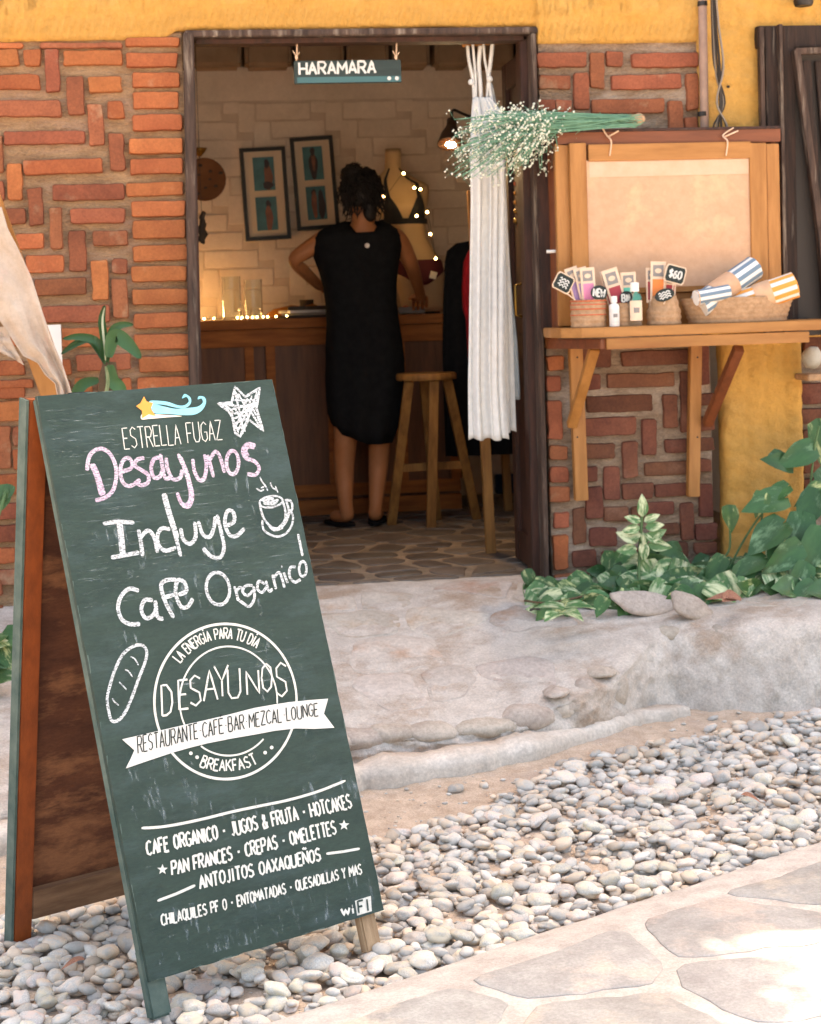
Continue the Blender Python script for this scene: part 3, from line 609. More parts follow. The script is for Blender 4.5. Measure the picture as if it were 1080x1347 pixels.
# folding door leaf standing open inside
lf = thing('door_leaf', 'dark reddish wooden door leaf folded open inside the right jamb', 'door', at(690, 760, .1))
hx = 1.262
def leaf_box(y0, y1, z0, z1, x, th): 
    m = MB(); m.box((x, (y0+y1)/2, (z0+z1)/2), (th, y1-y0, z1-z0)); return m
mk('stile', leaf_box(.10, .17, .015, 1.90, hx, .035), 'dark_wood', lf, bevel=.003)
mk('stile', leaf_box(.36, .43, .015, 1.90, hx, .035), 'dark_wood', lf, bevel=.003)
for z0, z1 in ((.015, .13), (.78, .88), (1.80, 1.90)): mk('rail', leaf_box(.17, .36, z0, z1, hx, .033), 'dark_wood', lf, bevel=.003)
for z0, z1 in ((.13, .78), (.88, 1.80)): mk('panel', leaf_box(.17, .36, z0, z1, hx+.004, .014), 'dark_wood', lf)
m = MB(); hz = at(684, 395, .13); m.tube([(hx-.02, .14, hz.z+.06), (hx-.045, .14, hz.z+.055), (hx-.045, .14, hz.z-.055), (hx-.02, .14, hz.z-.06)], .005, 8); mk('handle', m, 'brass', lf, smooth=True)

# painted inner back wall of thin-jointed bricks
BY = 2.85
iw = tag(mk('back_wall', wall_slab(-.6, 2.45, -.05, at(260, 88, BY).z, Y=BY, nx=90, nz=70, amp=.002), 'inner_mortar', None, recalc=False), 'cream painted brick back wall inside the shop behind the counter', 'wall')
iw_[0] = iw
for q in pattern(.02, 1.95, .92, at(260, 135, BY).z, .2, gap=.010, th=.084): add_brick(q, 'white_wall', iw, .0045, Yf=BY)
m = grid(-.55, 2.4, at(260, 135, BY).z+.004, at(260, 90, BY).z, 60, 12, lambda x, z: (x, BY-.012-.003*fbm(x*5, z*5, 1), z)); mk('plaster_strip', m, 'white_wall', iw, smooth=True, recalc=False)
# beam ends over the back wall
for a, b in ((252, 316), (320, 381), (387, 449), (452, 507), (511, 560), (566, 612), (620, 668), (675, 730), (190, 247)):
    p, q = at(a, 60, BY), at(b, 86, BY); m = MB(); m.box(((p.x+q.x)/2, BY-.02, (p.z+q.z)/2+.05), (q.x-p.x, .3, .26))
    tag(mk('ceiling_board', m, 'ceiling_wood', bld, bevel=.02, seg=3), None)
for px in (318, 384, 450, 509, 563, 616, 671): 
    p = at(px, 50, BY); m = MB(); m.box((p.x, 1.55, 2.66), (.05, 2.6, .09)); mk('ceiling_beam', m, 'dark_wood', bld)
# ================================================ chalkboard sign (A-frame)
BT = Vector((-.2896, -2.5857, .8427)); Ba, Bl, BW, BL_ = .53697, .3072, .5568, 1.1464
bw_ = Vector((math.cos(Ba), math.sin(Ba), 0)); bn0 = Vector((math.sin(Ba), -math.cos(Ba), 0))
bdn = Vector((0, 0, -1))*math.cos(Bl)+bn0*math.sin(Bl); bup = -bdn; bn = bw_.cross(bup)
kk = (.8427-ZP)/math.cos(Bl)
BO = BT+bdn*kk                       # left foot of the front panel: origin of the sign
def B(px, py):
    d = ray(px, py); q = CAM+d*((BT-CAM).dot(bn)/d.dot(bn)); r = q-BO; return (r.dot(bw_), r.dot(bup))
sign = thing('chalkboard_sign', 'green A-frame chalkboard with pink and white chalk lettering for breakfasts, standing on the pebbles', 'chalkboard sign', BO)
sign.rotation_mode = 'QUATERNION'; sign.rotation_quaternion = Matrix((bw_, bup, bn)).transposed().to_quaternion()
def blk(name, mb, m, parent=None, **k): return mk(name, mb, m, parent or sign, local=True, **k)
c_tl, c_tr, c_br, c_bl = B(48, 521), B(358, 499), B(505, 1197), B(197, 1292)
def chip(a, b, n, amp, s):
    out = []
    for i in range(n):
        t = i/n; x = a[0]+(b[0]-a[0])*t; y = a[1]+(b[1]-a[1])*t; e = amp*fbm(t*n*.35, s, 1); dx, dy = b[1]-a[1], a[0]-b[0]; L = math.hypot(dx, dy); out.append((x+dx/L*e, y+dy/L*e))
    return out
outline = chip(c_bl, c_br, 40, .0022, 1)+chip(c_br, c_tr, 70, .0012, 4)+chip(c_tr, c_tl, 30, .0006, 7)+chip(c_tl, c_bl, 70, .0014, 9)
m = MB(); m.prism(outline, lambda u, v, d: (u, v, d), -.009, 0); front = blk('panel', m, 'board_green')
m = MB()
for (a, b) in ((c_bl, c_tl), (c_br, c_tr)):
    sx = 1 if a is c_bl else -1; m.box(((a[0]+b[0])/2+sx*.021, (a[1]+b[1])/2, -.0205), (.04, b[1]-a[1]-.002, .022))
blk('side_rail', m, 'board_edge', bevel=.002)
m = MB(); m.box(((c_tl[0]+c_tr[0])/2, c_tl[1]-.03, -.0205), (BW-.09, .04, .022)); blk('cross_rail', m, 'raw_rail')
m = MB(); m.box(((c_bl[0]+c_br[0])/2, c_bl[1]+.03, -.0205), (BW-.09, .04, .022)); blk('cross_rail', m, 'raw_rail')
fl_, fr_ = B(217, 1338), B(496, 1252)
m = MB(); m.box((fl_[0]+.0, (fl_[1]+c_bl[1])/2+.03, -.021), (.043, c_bl[1]-fl_[1]+.06, .024)); blk('leg', m, 'board_edge', bevel=.004)
m = MB(); m.box((fr_[0]+.002, (fr_[1]+c_br[1])/2+.03, -.021), (.04, c_br[1]-fr_[1]+.06, .024)); blk('leg', m, 'bare_wood', bevel=.004)
# rear panel, hinged along the top edge
rs = MB(); al = Bl+.164
def RB(u, v, d):    # v measured down from the hinge, d outward from the inner face (away from the viewer)
    y = c_tl[1]-.0-v*math.cos(al); z = -.03-v*math.sin(al); return (u, y-d*math.sin(al)*-1*-1, z-d*math.cos(al)) if False else (u, y+d*math.sin(al), z-d*math.cos(al))
RL = 1.17
def rbox(u0, u1, v0, v1, d0, d1): 
    m = MB(); m.add([RB(u, v, d) for d in (d0, d1) for v in (v0, v1) for u in (u0, u1)], [(0, 1, 3, 2), (4, 6, 7, 5), (0, 4, 5, 1), (2, 3, 7, 6), (0, 2, 6, 4), (1, 5, 7, 3)]); return m
u0 = -.006; u1 = BW-.03
rear = blk('rear_panel', rbox(u0, u1, .0, 1.13, .022, .031), 'ply_brown')
blk('rear_rail', rbox(u0, u0+.042, 0, 1.195, 0, .022), 'rail_orange', bevel=.002); blk('rear_rail', rbox(u1-.04, u1, 0, 1.195, 0, .022), 'rail_orange', bevel=.002)
blk('rear_rail_edge', rbox(u0-.006, u0-.0005, 0, 1.19, -.001, .032), 'board_edge'); 
blk('rear_cross_rail', rbox(u0+.042, u1-.04, 1.07, 1.135, .0, .022), 'raw_rail', bevel=.002); blk('rear_cross_rail', rbox(u0+.042, u1-.04, .0, .045, .0, .022), 'raw_rail')
m = MB()
for u in (.1, .45): m.box((u, c_tl[1]+.001, -.03), (.05, .012, .03))
blk('hinge', m, 'dark_metal', bevel=.001)

# ---- lettering: every stroke is a thin ribbon lying on the panel
ZC = [0.0]
def ribbon(mb, pts, wd, cl=False, taper=True, wob=.12):
    pts = [Vector((p[0], p[1])) for p in pts]; n = len(pts); L = []; Rr = []; ZC[0] += .00001; z0 = .0006+ZC[0]
    if ZC[0] > .0008: ZC[0] = 0
    for i, p in enumerate(pts):
        if cl: a, b = pts[(i-1) % n], pts[(i+1) % n]
        else: a, b = pts[max(i-1, 0)], pts[min(i+1, n-1)]
        t = (b-a); t = t.normalized() if t.length > 1e-9 else Vector((1, 0)); nn = Vector((-t.y, t.x))
        k = 1+wob*noise.noise(Vector((p.x*60, p.y*60, n)))
        if taper and not cl and i in (0, n-1): k *= .55
        z = z0+i*.0000012; L.append((p.x+nn.x*wd*k/2, p.y+nn.y*wd*k/2, z)); Rr.append((p.x-nn.x*wd*k/2, p.y-nn.y*wd*k/2, z))
    V = [q for pr in zip(L, Rr) for q in pr]; m_ = n if cl else n-1
    mb.add(V, [(2*i, 2*i+1, (2*i+3) % (2*n), (2*i+2) % (2*n)) for i in range(m_)])
def dense(pts, step, cl=False):
    out = []; P = pts+[pts[0]] if cl else pts
    for a, b in zip(P[:-1], P[1:]):
        m = max(1, int(math.dist(a, b)/step)); out += [(a[0]+(b[0]-a[0])*k/m, a[1]+(b[1]-a[1])*k/m) for k in range(m)]
    return out if cl else out+[P[-1]]
CROP = {'A': (100, 500, 3.375), 'B': (100, 640, 3.2727), 'C': (120, 800, 3.2727), 'D': (160, 1010, 3.0857)}
def cb(c, x, y): ox, oy, s = CROP[c]; return B(ox+x/s, oy+y/s)
def strokes(mb, crop, lst, wd, smooth=True, cl=False):
    for st in lst:
        P = [cb(crop, *p) for p in st]
        if smooth and len(P) > 2: P = [(q.x, q.y) for q in smooth_pts(P, 6, cl)]
        else: P = dense(P, .004)
        if cl and P[0] == P[-1]: P = P[:-1]
        ribbon(mb, P, wd, cl)
def ell_px(cx, cy, rx, ry, n=14, rot=0, a0=0, a1=360):
    return [(cx+rx*math.cos(math.radians(a))*math.cos(rot)-ry*math.sin(math.radians(a))*math.sin(rot), cy+rx*math.cos(math.radians(a))*math.sin(rot)+ry*math.sin(math.radians(a))*math.cos(rot)) for a in [a0+(a1-a0)*k/n for k in range(n)]]
# chalk words
m = MB(); W = .0085
strokes(m, 'A', [[(48, 402), (55, 350), (75, 318), (110, 305), (145, 322), (172, 370), (178, 430), (163, 490), (128, 522), (85, 535)], [(66, 372), (90, 430), (112, 515)],
 [(75, 372), (100, 430), (124, 510)], [(196, 408), (238, 395), (250, 372), (232, 346), (207, 360), (196, 405), (208, 455), (240, 470), (285, 442)], [(303, 346), (270, 354), (262, 380), (290, 400), (320, 422), (318, 455), (290, 467), (266, 456)],
 [(372, 343), (345, 352), (333, 390), (345, 432), (372, 428), (384, 395)], [(374, 328), (384, 390), (398, 438), (424, 426)],
 [(400, 345), (405, 392), (430, 440), (462, 432), (470, 398)], [(452, 328), (480, 392), (500, 460), (508, 518), (495, 552), (468, 548), (448, 500)], [(462, 340), (488, 400), (506, 462), (516, 520), (500, 560), (470, 556)],
 [(518, 350), (524, 400), (545, 442), (568, 436), (578, 382), (570, 330)], [(584, 332), (610, 432)], [(592, 356), (618, 318), (640, 345), (658, 412)],
 [(797, 290), (762, 284), (740, 310), (752, 346), (790, 360), (812, 390), (796, 420), (760, 417)], [(792, 300), (764, 296), (752, 314), (764, 340)]], W)
strokes(m, 'A', [ell_px(694, 366, 27, 52)], W, cl=True)
blk('chalk_word', m, 'pink_chalk', front, recalc=False)
m = MB()
strokes(m, 'B', [[(115, 160), (180, 152), (250, 156)], [(182, 158), (190, 230), (196, 300)], [(192, 160), (200, 230), (205, 298)], [(150, 306), (210, 296), (272, 284)], [(268, 185), (278, 240), (286, 300)], [(275, 222), (308, 190), (335, 218), (350, 285)],
 [(405, 185), (370, 180), (350, 210), (355, 252), (385, 277), (430, 262)], [(374, 30), (395, 110), (430, 222), (450, 300)], [(382, 30), (403, 110), (438, 222)], [(450, 180), (460, 226), (490, 247), (514, 216), (510, 152)], [(526, 150), (545, 206), (575, 216), (592, 180), (600, 130)],
 [(606, 122), (625, 200), (636, 262), (620, 305), (580, 300), (546, 265)], [(645, 170), (680, 150), (675, 110), (650, 108), (640, 160), (660, 208), (690, 213), (725, 180)]], W)
blk('chalk_word', m, 'white_chalk', front, recalc=False)
m = MB()
strokes(m, 'B', [[(270, 450), (230, 440), (195, 470), (180, 520), (195, 570), (230, 592), (275, 592)], [(330, 490), (295, 490), (280, 530), (300, 567), (335, 550), (345, 510)], [(340, 490), (350, 560), (376, 570)], [(430, 400), (385, 405), (365, 430), (385, 500), (420, 566)], [(368, 482), (425, 464)], [(440, 466), (474, 450), (465, 412), (436, 406), (428, 460), (450, 516), (480, 517), (502, 482)]], W)
blk('chalk_word', m, 'white_chalk', front, recalc=False)
m = MB()
strokes(m, 'B', [ell_px(610, 440, 50, 70, rot=-.15)], W*.85, cl=True)
strokes(m, 'B', [[(680, 430), (690, 460), (697, 492)], [(688, 455), (702, 436), (716, 440)], [(760, 426), (730, 428), (716, 452), (738, 470), (764, 444)], [(764, 430), (767, 480), (745, 516), (715, 500), (692, 482)], [(812, 420), (786, 408), (780, 440), (800, 456), (820, 432)], [(816, 405), (830, 450), (845, 440)], [(845, 380), (852, 410), (860, 442)], [(850, 395), (872, 370), (886, 398), (896, 436)], [(893, 370), (902, 395), (910, 416)], [(945, 346), (922, 350), (918, 386), (940, 412), (966, 400)], [(883, 342), (887, 348)], [(955, 205), (966, 260), (974, 300)]], W*.75)
strokes(m, 'B', [ell_px(975, 355, 16, 32)], W*.7, cl=True)
blk('chalk_word', m, 'white_chalk', front, recalc=False)
# chalk star, cup, bread
m = MB(); star_o = [(630, 105), (690, 100), (705, 30), (750, 75), (815, 35), (800, 125), (830, 225), (765, 175), (728, 250), (705, 235), (690, 150)]
ribbon(m, dense([cb('A', *p) for p in star_o], .004, True), .0055, True)
for a, b in [((690, 100), (750, 230)), ((705, 60), (740, 240)), ((720, 60), (765, 175)), ((660, 112), (720, 235)), ((800, 60), (730, 240)), ((780, 70), (715, 230)), ((760, 80), (705, 210)), ((640, 110), (800, 120)), ((690, 130), (800, 100)), ((700, 150), (800, 130)), ((750, 110), (815, 210)), ((770, 110), (825, 215)), ((695, 90), (790, 90)), ((700, 170), (770, 150)), ((705, 190), (765, 170)), ((712, 215), (750, 200)), ((705, 50), (720, 100)), ((800, 50), (790, 120)), ((740, 90), (790, 170)), ((655, 108), (700, 150))]:
    ribbon(m, dense([cb('A', *a), cb('A', (a[0]+b[0])/2+6, (a[1]+b[1])/2), cb('A', *b)], .004), .0045)
blk('chalk_star', m, 'white_chalk', front, recalc=False)
m = MB()
strokes(m, 'B', [ell_px(838, 66, 50, 24, rot=-.15)], .0045, cl=True); strokes(m, 'B', [[(800, 60), (840, 66), (870, 58)], [(805, 72), (840, 76), (865, 66)], [(810, 52), (850, 52)]], .006)
strokes(m, 'B', [[(790, 72), (797, 110), (815, 150), (850, 180), (885, 172), (908, 140), (914, 100), (900, 55)], [(888, 60), (900, 110), (895, 150), (870, 180)], [(820, 155), (850, 188), (890, 176)], [(900, 60), (922, 62), (930, 90), (916, 118), (902, 124)]], .0055)
strokes(m, 'B', [[(800, 145), (806, 185), (835, 208), (870, 216), (905, 200), (928, 165), (932, 125), (918, 100)]], .005)
strokes(m, 'A', [[(815, 430), (825, 452), (838, 468), (850, 492)], [(800, 480), (818, 492), (834, 486)], [(838, 470), (820, 480)], [(862, 455), (872, 478), (892, 488)], [(884, 470), (896, 500)]], .0035)
blk('chalk_cup', m, 'white_chalk', front, recalc=False)
m = MB(); strokes(m, 'C', [[(78, 340), (100, 270), (135, 200), (180, 165), (218, 160), (238, 185), (232, 230), (205, 300), (180, 370), (150, 440), (120, 480), (88, 485), (74, 440), (68, 390)]], .0062, cl=True)
strokes(m, 'C', [[(168, 210), (186, 218), (203, 246)], [(145, 265), (160, 272), (177, 296)], [(120, 318), (132, 330), (152, 352)], [(90, 388), (100, 404), (118, 418)]], .0028)
blk('chalk_bread', m, 'white_chalk', front, recalc=False)
# painted emblem
m = MB(); strokes(m, 'C', [ell_px(577, 402, 306, 334, 40)], .0052, cl=True)
def arcs(m, cx, cy, rx, ry, a0, a1, w): strokes(m, 'C', [ell_px(cx, cy, rx, ry, 24, 0, a0, a1)], w)
arcs(m, 590, 400, 210, 235, 150, 372, .0035); arcs(m, 590, 400, 210, 235, 44, 128, .0035)
blk('emblem_ring', m, 'sign_white', front, recalc=False)
# stroke alphabet
G = {'A': ['0,0 .5,1 1,0', '.2,.35 .8,.35'], 'B': ['0,0 0,1 .7,1 .85,.8 .7,.53 0,.53', '.7,.53 1,.28 .75,0 0,0'], 'C': ['1,.85 .6,1 .15,.85 0,.5 .15,.12 .6,0 1,.15'], 'D': ['0,0 0,1 .5,1 .95,.75 1,.4 .8,.1 .4,0 0,0'],
 'E': ['1,1 0,1 0,0 1,0', '0,.52 .8,.52'], 'F': ['1,1 0,1 0,0', '0,.52 .8,.52'], 'G': ['1,.85 .6,1 .15,.85 0,.5 .15,.12 .6,0 1,.15 1,.48 .55,.48'], 'H': ['0,0 0,1', '1,0 1,1', '0,.5 1,.5'], 'I': ['.5,0 .5,1'], 'J': ['.8,1 .8,.2 .5,0 .1,.12'],
 'K': ['0,0 0,1', '1,1 0,.45', '.3,.6 1,0'], 'L': ['0,1 0,0 1,0'], 'M': ['0,0 .05,1 .5,.35 .95,1 1,0'], 'N': ['0,0 0,1 1,0 1,1'], 'O': ['.5,1 .12,.85 0,.5 .12,.15 .5,0 .88,.15 1,.5 .88,.85 .5,1'], 'P': ['0,0 0,1 .75,1 1,.78 .75,.48 0,.48'],
 'Q': ['.5,1 .12,.85 0,.5 .12,.15 .5,0 .88,.15 1,.5 .88,.85 .5,1', '.6,.25 1,-.08'], 'R': ['0,0 0,1 .75,1 1,.78 .75,.5 0,.5', '.45,.5 1,0'], 'S': ['.95,.88 .5,1 .1,.85 .12,.6 .85,.42 .95,.15 .5,0 .05,.12'], 'T': ['.5,0 .5,1', '0,1 1,1'], 'U': ['0,1 0,.2 .25,0 .75,0 1,.2 1,1'],
 'V': ['0,1 .5,0 1,1'], 'W': ['0,1 .22,0 .5,.7 .78,0 1,1'], 'X': ['0,0 1,1', '0,1 1,0'], 'Y': ['0,1 .5,.5 1,1', '.5,.5 .5,0'], 'Z': ['0,1 1,1 0,0 1,0'], '&': ['1,0 .2,.75 .35,1 .6,.95 .6,.7 .05,.3 .2,0 .6,.02 1,.45'],
 '-': ['.15,.5 .85,.5'], '.': ['.35,.08 .65,.08'], '~': ['.3,.5 .7,.5'], '$': ['.95,.8 .5,.92 .1,.8 .15,.58 .85,.42 .9,.2 .5,.08 .05,.2', '.5,1.1 .5,-.1'], '6': ['.85,.95 .3,.8 .05,.35 .3,0 .8,.08 .9,.35 .6,.58 .15,.4'], '0': ['.5,1 .12,.85 0,.5 .12,.15 .5,0 .88,.15 1,.5 .88,.85 .5,1'],
 'Ñ': ['0,0 0,1 1,0 1,1', '.1,1.18 .4,1.26 .6,1.16 .9,1.24'], 'Í': ['.5,0 .5,1', '.45,1.12 .8,1.3'], 'w': ['0,.8 .25,0 .5,.6 .75,0 1,.8'], 'i': ['.5,0 .5,.65', '.42,.92 .58,.92'], 'É': ['1,1 0,1 0,0 1,0', '0,.52 .8,.52', '.4,1.12 .7,1.3']}
NAR = {'I': .35, 'Í': .35, '.': .5, '~': .5, '-': .7, 'i': .4, 'M': 1.25, 'W': 1.3, 'w': 1.3, ' ': .6, 'J': .8, '1': .5, 'L': .85, 'E': .85, 'F': .85}
def text_to(fn, rib, txt, wd, gap=.32, sub=True):
    """fn(t,h): t along 0..1, h height 0..1 -> surface point; rib(points, width)"""
    tot = sum(NAR.get(c, 1)+gap for c in txt)-gap; x = 0
    for c in txt:
        a = NAR.get(c, 1)
        for s_ in G.get(c, []):
            P = [tuple(map(float, q.split(','))) for q in s_.split()]; P = dense(P, .25)
            jx, jy = random.uniform(-.03, .03), random.uniform(-.03, .03)
            rib([fn((x+(u+jx)*a)/tot, v+jy) for u, v in P], wd)
        x += a+gap
def line_text(m, crop, bl, br, tl, txt, wd, gap=.32, tr=None):
    b0, b1, t0 = cb(crop, *bl), cb(crop, *br), cb(crop, *tl); t1 = cb(crop, *tr) if tr else (b1[0]+t0[0]-b0[0], b1[1]+t0[1]-b0[1])
    def fn(t, h): return ((b0[0]*(1-t)+b1[0]*t)*(1-h)+(t0[0]*(1-t)+t1[0]*t)*h, (b0[1]*(1-t)+b1[1]*t)*(1-h)+(t0[1]*(1-t)+t1[1]*t)*h)
    text_to(fn, lambda P, w_: ribbon(m, P, w_, taper=False, wob=.25), txt, wd, gap)
def arc_text(m, crop, cx, cy, rx, ry, a0, a1, h, txt, wd, gap=.35, flip=False):
    def fn(t, hh):
        a = math.radians(a0+(a1-a0)*t); k = hh*h if not flip else -hh*h; return cb(crop, cx+(rx+k)*math.cos(a), cy+(ry+k)*math.sin(a))
    text_to(fn, lambda P, w_: ribbon(m, P, w_, taper=False, wob=.25), txt, wd, gap)
m = MB(); line_text(m, 'A', (215, 308), (650, 266), (203, 215), 'ESTRELLA FUGAZ', .0021, .3, tr=(640, 180)); blk('painted_word', m, 'sign_white', front, recalc=False)
m = MB(); arc_text(m, 'C', 577, 402, 245, 270, 218, 302, 45, 'LA ENERGÍA PARA TU DÍA', .0030, .3); blk('painted_word', m, 'sign_white', front, recalc=False)
for ch, x0, y0, w_, h_ in (('D', 305, 465, 45, 130), ('E', 378, 440, 40, 125), ('S', 425, 425, 50, 130), ('A', 483, 400, 60, 130), ('Y', 535, 385, 60, 130), ('U', 590, 388, 52, 125), ('N', 672, 375, 52, 100), ('O', 735, 365, 45, 120), ('S', 795, 380, 50, 145)):
    m = MB(); line_text(m, 'C', (x0, y0), (x0+w_, y0-w_*.12), (x0-w_*.1, y0-h_), ch, .0040, 0); blk('painted_letter', m, 'sign_white', front, recalc=False)
m = MB(); arc_text(m, 'C', 577, 402, 298, 300, 112, 62, 48, 'BREAKFAST', .0034, .3, flip=True)
blk('painted_word', m, 'sign_white', front, recalc=False)
for x, y in ((428, 625), (455, 642), (482, 655), (748, 622), (776, 600)):
    m = MB(); m.prism([cb('C', x+8*math.cos(a), y+8*math.sin(a)) for a in np.linspace(0, 6.28, 9)[:-1]], lambda u, v, d: (u, v, d), .0005, .0009); blk('painted_dot', m, 'sign_white', front, recalc=False)
ban = [(132, 565), (290, 528), (420, 498), (500, 480), (600, 456), (700, 430), (780, 416), (850, 405), (940, 396), (1018, 390), (1000, 455), (1045, 515), (960, 520), (880, 518), (790, 528), (700, 545), (600, 562), (500, 582), (420, 602), (350, 622), (250, 655), (148, 690), (168, 650), (185, 612)]
m = MB(); V = [cb('C', *p) for p in ban]; m.prism(V, lambda u, v, d: (u, v, d), .0004, .0017); bann = blk('painted_banner', m, 'sign_banner', front)
m = MB()
def ban_fn(t, h):
    x = 200+775*t; yb = 625-175*t+10*math.sin(t*3.1)*-1; hh = 72-18*t; xx = x-4*h; p = cb('C', xx+(0), yb+22*t*.6-h*hh-0); return p
def rib_ink(m):
    def r(P, w_): 
        ZC2[0] += .00001; V = []; n = len(P)
        for i, p in enumerate(P):
            a, b = Vector(P[max(i-1, 0)]), Vector(P[min(i+1, n-1)]); t = (b-a).normalized(); V += [(p[0]-t.y*w_/2, p[1]+t.x*w_/2, ZC2[0]), (p[0]+t.y*w_/2, p[1]-t.x*w_/2, ZC2[0])]
        m.add(V, [(2*i, 2*i+1, 2*i+3, 2*i+2) for i in range(n-1)])
    return r
ZC2 = [.0024]
text_to(ban_fn, rib_ink(m), 'RESTAURANTE~CAFÉ~BAR~MEZCAL~LOUNGE', .0024, .34); blk('banner_text', m, 'sign_ink', bann, recalc=False)
# menu lines
m = MB()
for a in ([(80, 245), (160, 240), (250, 225), (350, 203), (450, 178), (560, 155), (680, 130), (800, 95), (908, 52)], ): strokes(m, 'D', [a], .0052)
strokes(m, 'D', [[(145, 540), (220, 512), (298, 477)], [(830, 349), (900, 340), (966, 328)]], .0052, smooth=False)
blk('painted_rule', m, 'sign_white', front, recalc=False)
for args in (((104, 356), (935, 162), (98, 300), 'CAFE ORGANICO - JUGOS & FRUTA - HOTCAKES', .0046, .3, (922, 108)), ((204, 436), (872, 268), (200, 382), 'PAN FRANCES - CREPAS - OMELETTES', .0046, .3, (862, 215)),
             ((318, 492), (808, 376), (312, 440), 'ANTOJITOS OAXAQUEÑOS', .0046, .3, (802, 326)), ((163, 642), (975, 430), (158, 598), 'CHILAQUILES PF O - ENTOMATADAS - QUESADILLAS Y MAS', .0036, .3, (970, 390))):
    m = MB(); line_text(m, 'D', args[0], args[1], args[2], args[3], args[4], args[5], tr=args[6]); blk('painted_word', m, 'sign_white', front, recalc=False)
def star_px(cx, cy, r, rr=.42, rot=-90): return [(cx+(r if k % 2 == 0 else r*rr)*math.cos(math.radians(rot+36*k)), cy+(r if k % 2 == 0 else r*rr)*math.sin(math.radians(rot+36*k))) for k in range(10)]
for c_ in ((165, 413), (902, 233)):
    m = MB(); m.prism([cb('D', *p) for p in star_px(*c_, 22)], lambda u, v, d: (u, v, d), .0005, .001); blk('painted_star', m, 'sign_white', front)
m = MB(); line_text(m, 'D', (892, 598), (944, 590), (888, 566), 'wi', .0052, .3)
m.prism([cb('D', *p) for p in ((946, 540), (1010, 520), (1014, 582), (955, 600))], lambda u, v, d: (u, v, d), .0004, .0016); wf = blk('wifi_mark', m, 'sign_white', front, recalc=False)
m = MB(); b0, b1, t0 = cb('D', 960, 590), cb('D', 1002, 580), cb('D', 955, 543)
text_to(lambda t, h: (b0[0]+(b1[0]-b0[0])*t+(t0[0]-b0[0])*h, b0[1]+(b1[1]-b0[1])*t+(t0[1]-b0[1])*h), rib_ink(m), 'FI', .004, .5); blk('wifi_letters', m, 'board_green', wf, recalc=False)
# shooting star logo
def flat(name, crop, poly, mt, z, smoothp=False):
    P = [cb(crop, *p) for p in poly]
    if smoothp: P = [(q.x, q.y) for q in smooth_pts(P, 4, True)][:-1]
    m = MB(); m.prism(P, lambda u, v, d: (u, v, d), .0004, z); return blk(name, m, mt, front)
flat('logo_tail', 'A', [(330, 92), (400, 96), (450, 112), (480, 112), (500, 95), (490, 75), (470, 82), (482, 62), (508, 80), (506, 108), (480, 125), (440, 122), (390, 110), (335, 106)], 'logo_cyan', .0012, True)
flat('logo_tail', 'A', [(335, 108), (390, 118), (440, 128), (500, 124), (540, 118), (562, 100), (556, 82), (540, 86), (545, 72), (568, 76), (576, 98), (562, 130), (530, 152), (480, 156), (400, 150), (345, 146)], 'logo_cyan', .0014, True)
flat('logo_tail', 'A', [(295, 150), (350, 152), (470, 160), (400, 166), (330, 172), (290, 174)], 'logo_cream', .0010, True)
flat('logo_star', 'A', [(266, 116), (286, 102), (300, 74), (312, 96), (340, 102), (330, 128), (352, 160), (322, 152), (292, 170), (292, 136)], 'logo_orange', .0019)
# chalk smears and scratches
def patch(name, pts, mt, z=.00035):
    P = [B(*p) for p in pts]; m = MB(); m.add([(u, v, z) for u, v in P], [tuple(range(len(P)))]); blk(name, m, mt, front, recalc=False)
patch('chalk_smear', [(118, 700), (175, 690), (200, 735), (160, 772), (120, 765)], 'chalk_dust', .00030); patch('chalk_smear', [(215, 728), (290, 716), (300, 800), (225, 815)], 'chalk_dust', .00032)
patch('chalk_smear', [(210, 880), (250, 862), (262, 925), (215, 945)], 'scratch_dust', .00034); patch('chalk_smear', [(270, 860), (395, 835), (400, 895), (290, 925)], 'scratch_dust', .00036)
patch('chalk_smear', [(60, 540), (130, 530), (350, 640), (400, 700), (380, 760), (110, 800), (90, 700)], 'scratch_dust', .00026); patch('chalk_smear', [(160, 990), (250, 1000), (300, 1060), (470, 1010), (480, 1050), (230, 1090), (175, 1080)], 'chalk_dust', .00028)
patch('chalk_smear', [(196, 1200), (330, 1170), (480, 1130), (500, 1185), (360, 1235), (205, 1270)], 'chalk_dust', .00024)

# fine scratches and run marks in the paint
m = MB(); rs_ = random.Random(21)
for k in range(420):
    u = rs_.uniform(.01, BW-.02); v = rs_.uniform(c_bl[1]+.03, c_tl[1]-.01)
    if rs_.random() < .7: L_ = rs_.uniform(.015, .09); P = [(u+L_*t/4, v+.0012*rs_.uniform(-1, 1)) for t in range(5)]
    else: L_ = rs_.uniform(.02, .12); P = [(u+.0012*rs_.uniform(-1, 1), v-L_*t/4) for t in range(5)]
    if P[-1][0] > BW-.01: continue
    ribbon(m, P, rs_.choice((.0005, .0007, .0011)), wob=.5)
o = blk('scratches', m, 'scratch_dust', front, recalc=False); tag(o, kind='stuff')
for k in range(9):
    x = rs_.uniform(.03, BW-.06); y = rs_.uniform(c_bl[1]+.15, c_tl[1]-.2); w_, h_ = rs_.uniform(.02, .06), rs_.uniform(.08, .2); m = MB(); z = .0003+.00003*k
    m.add([(x, y, z), (x+w_*.7, y-.01, z), (x+w_, y+h_*.6, z), (x+w_*.5, y+h_, z), (x-.005, y+h_*.7, z)], [(0, 1, 2, 3, 4)]); blk('chalk_smear', m, 'chalk_dust', front, recalc=False)
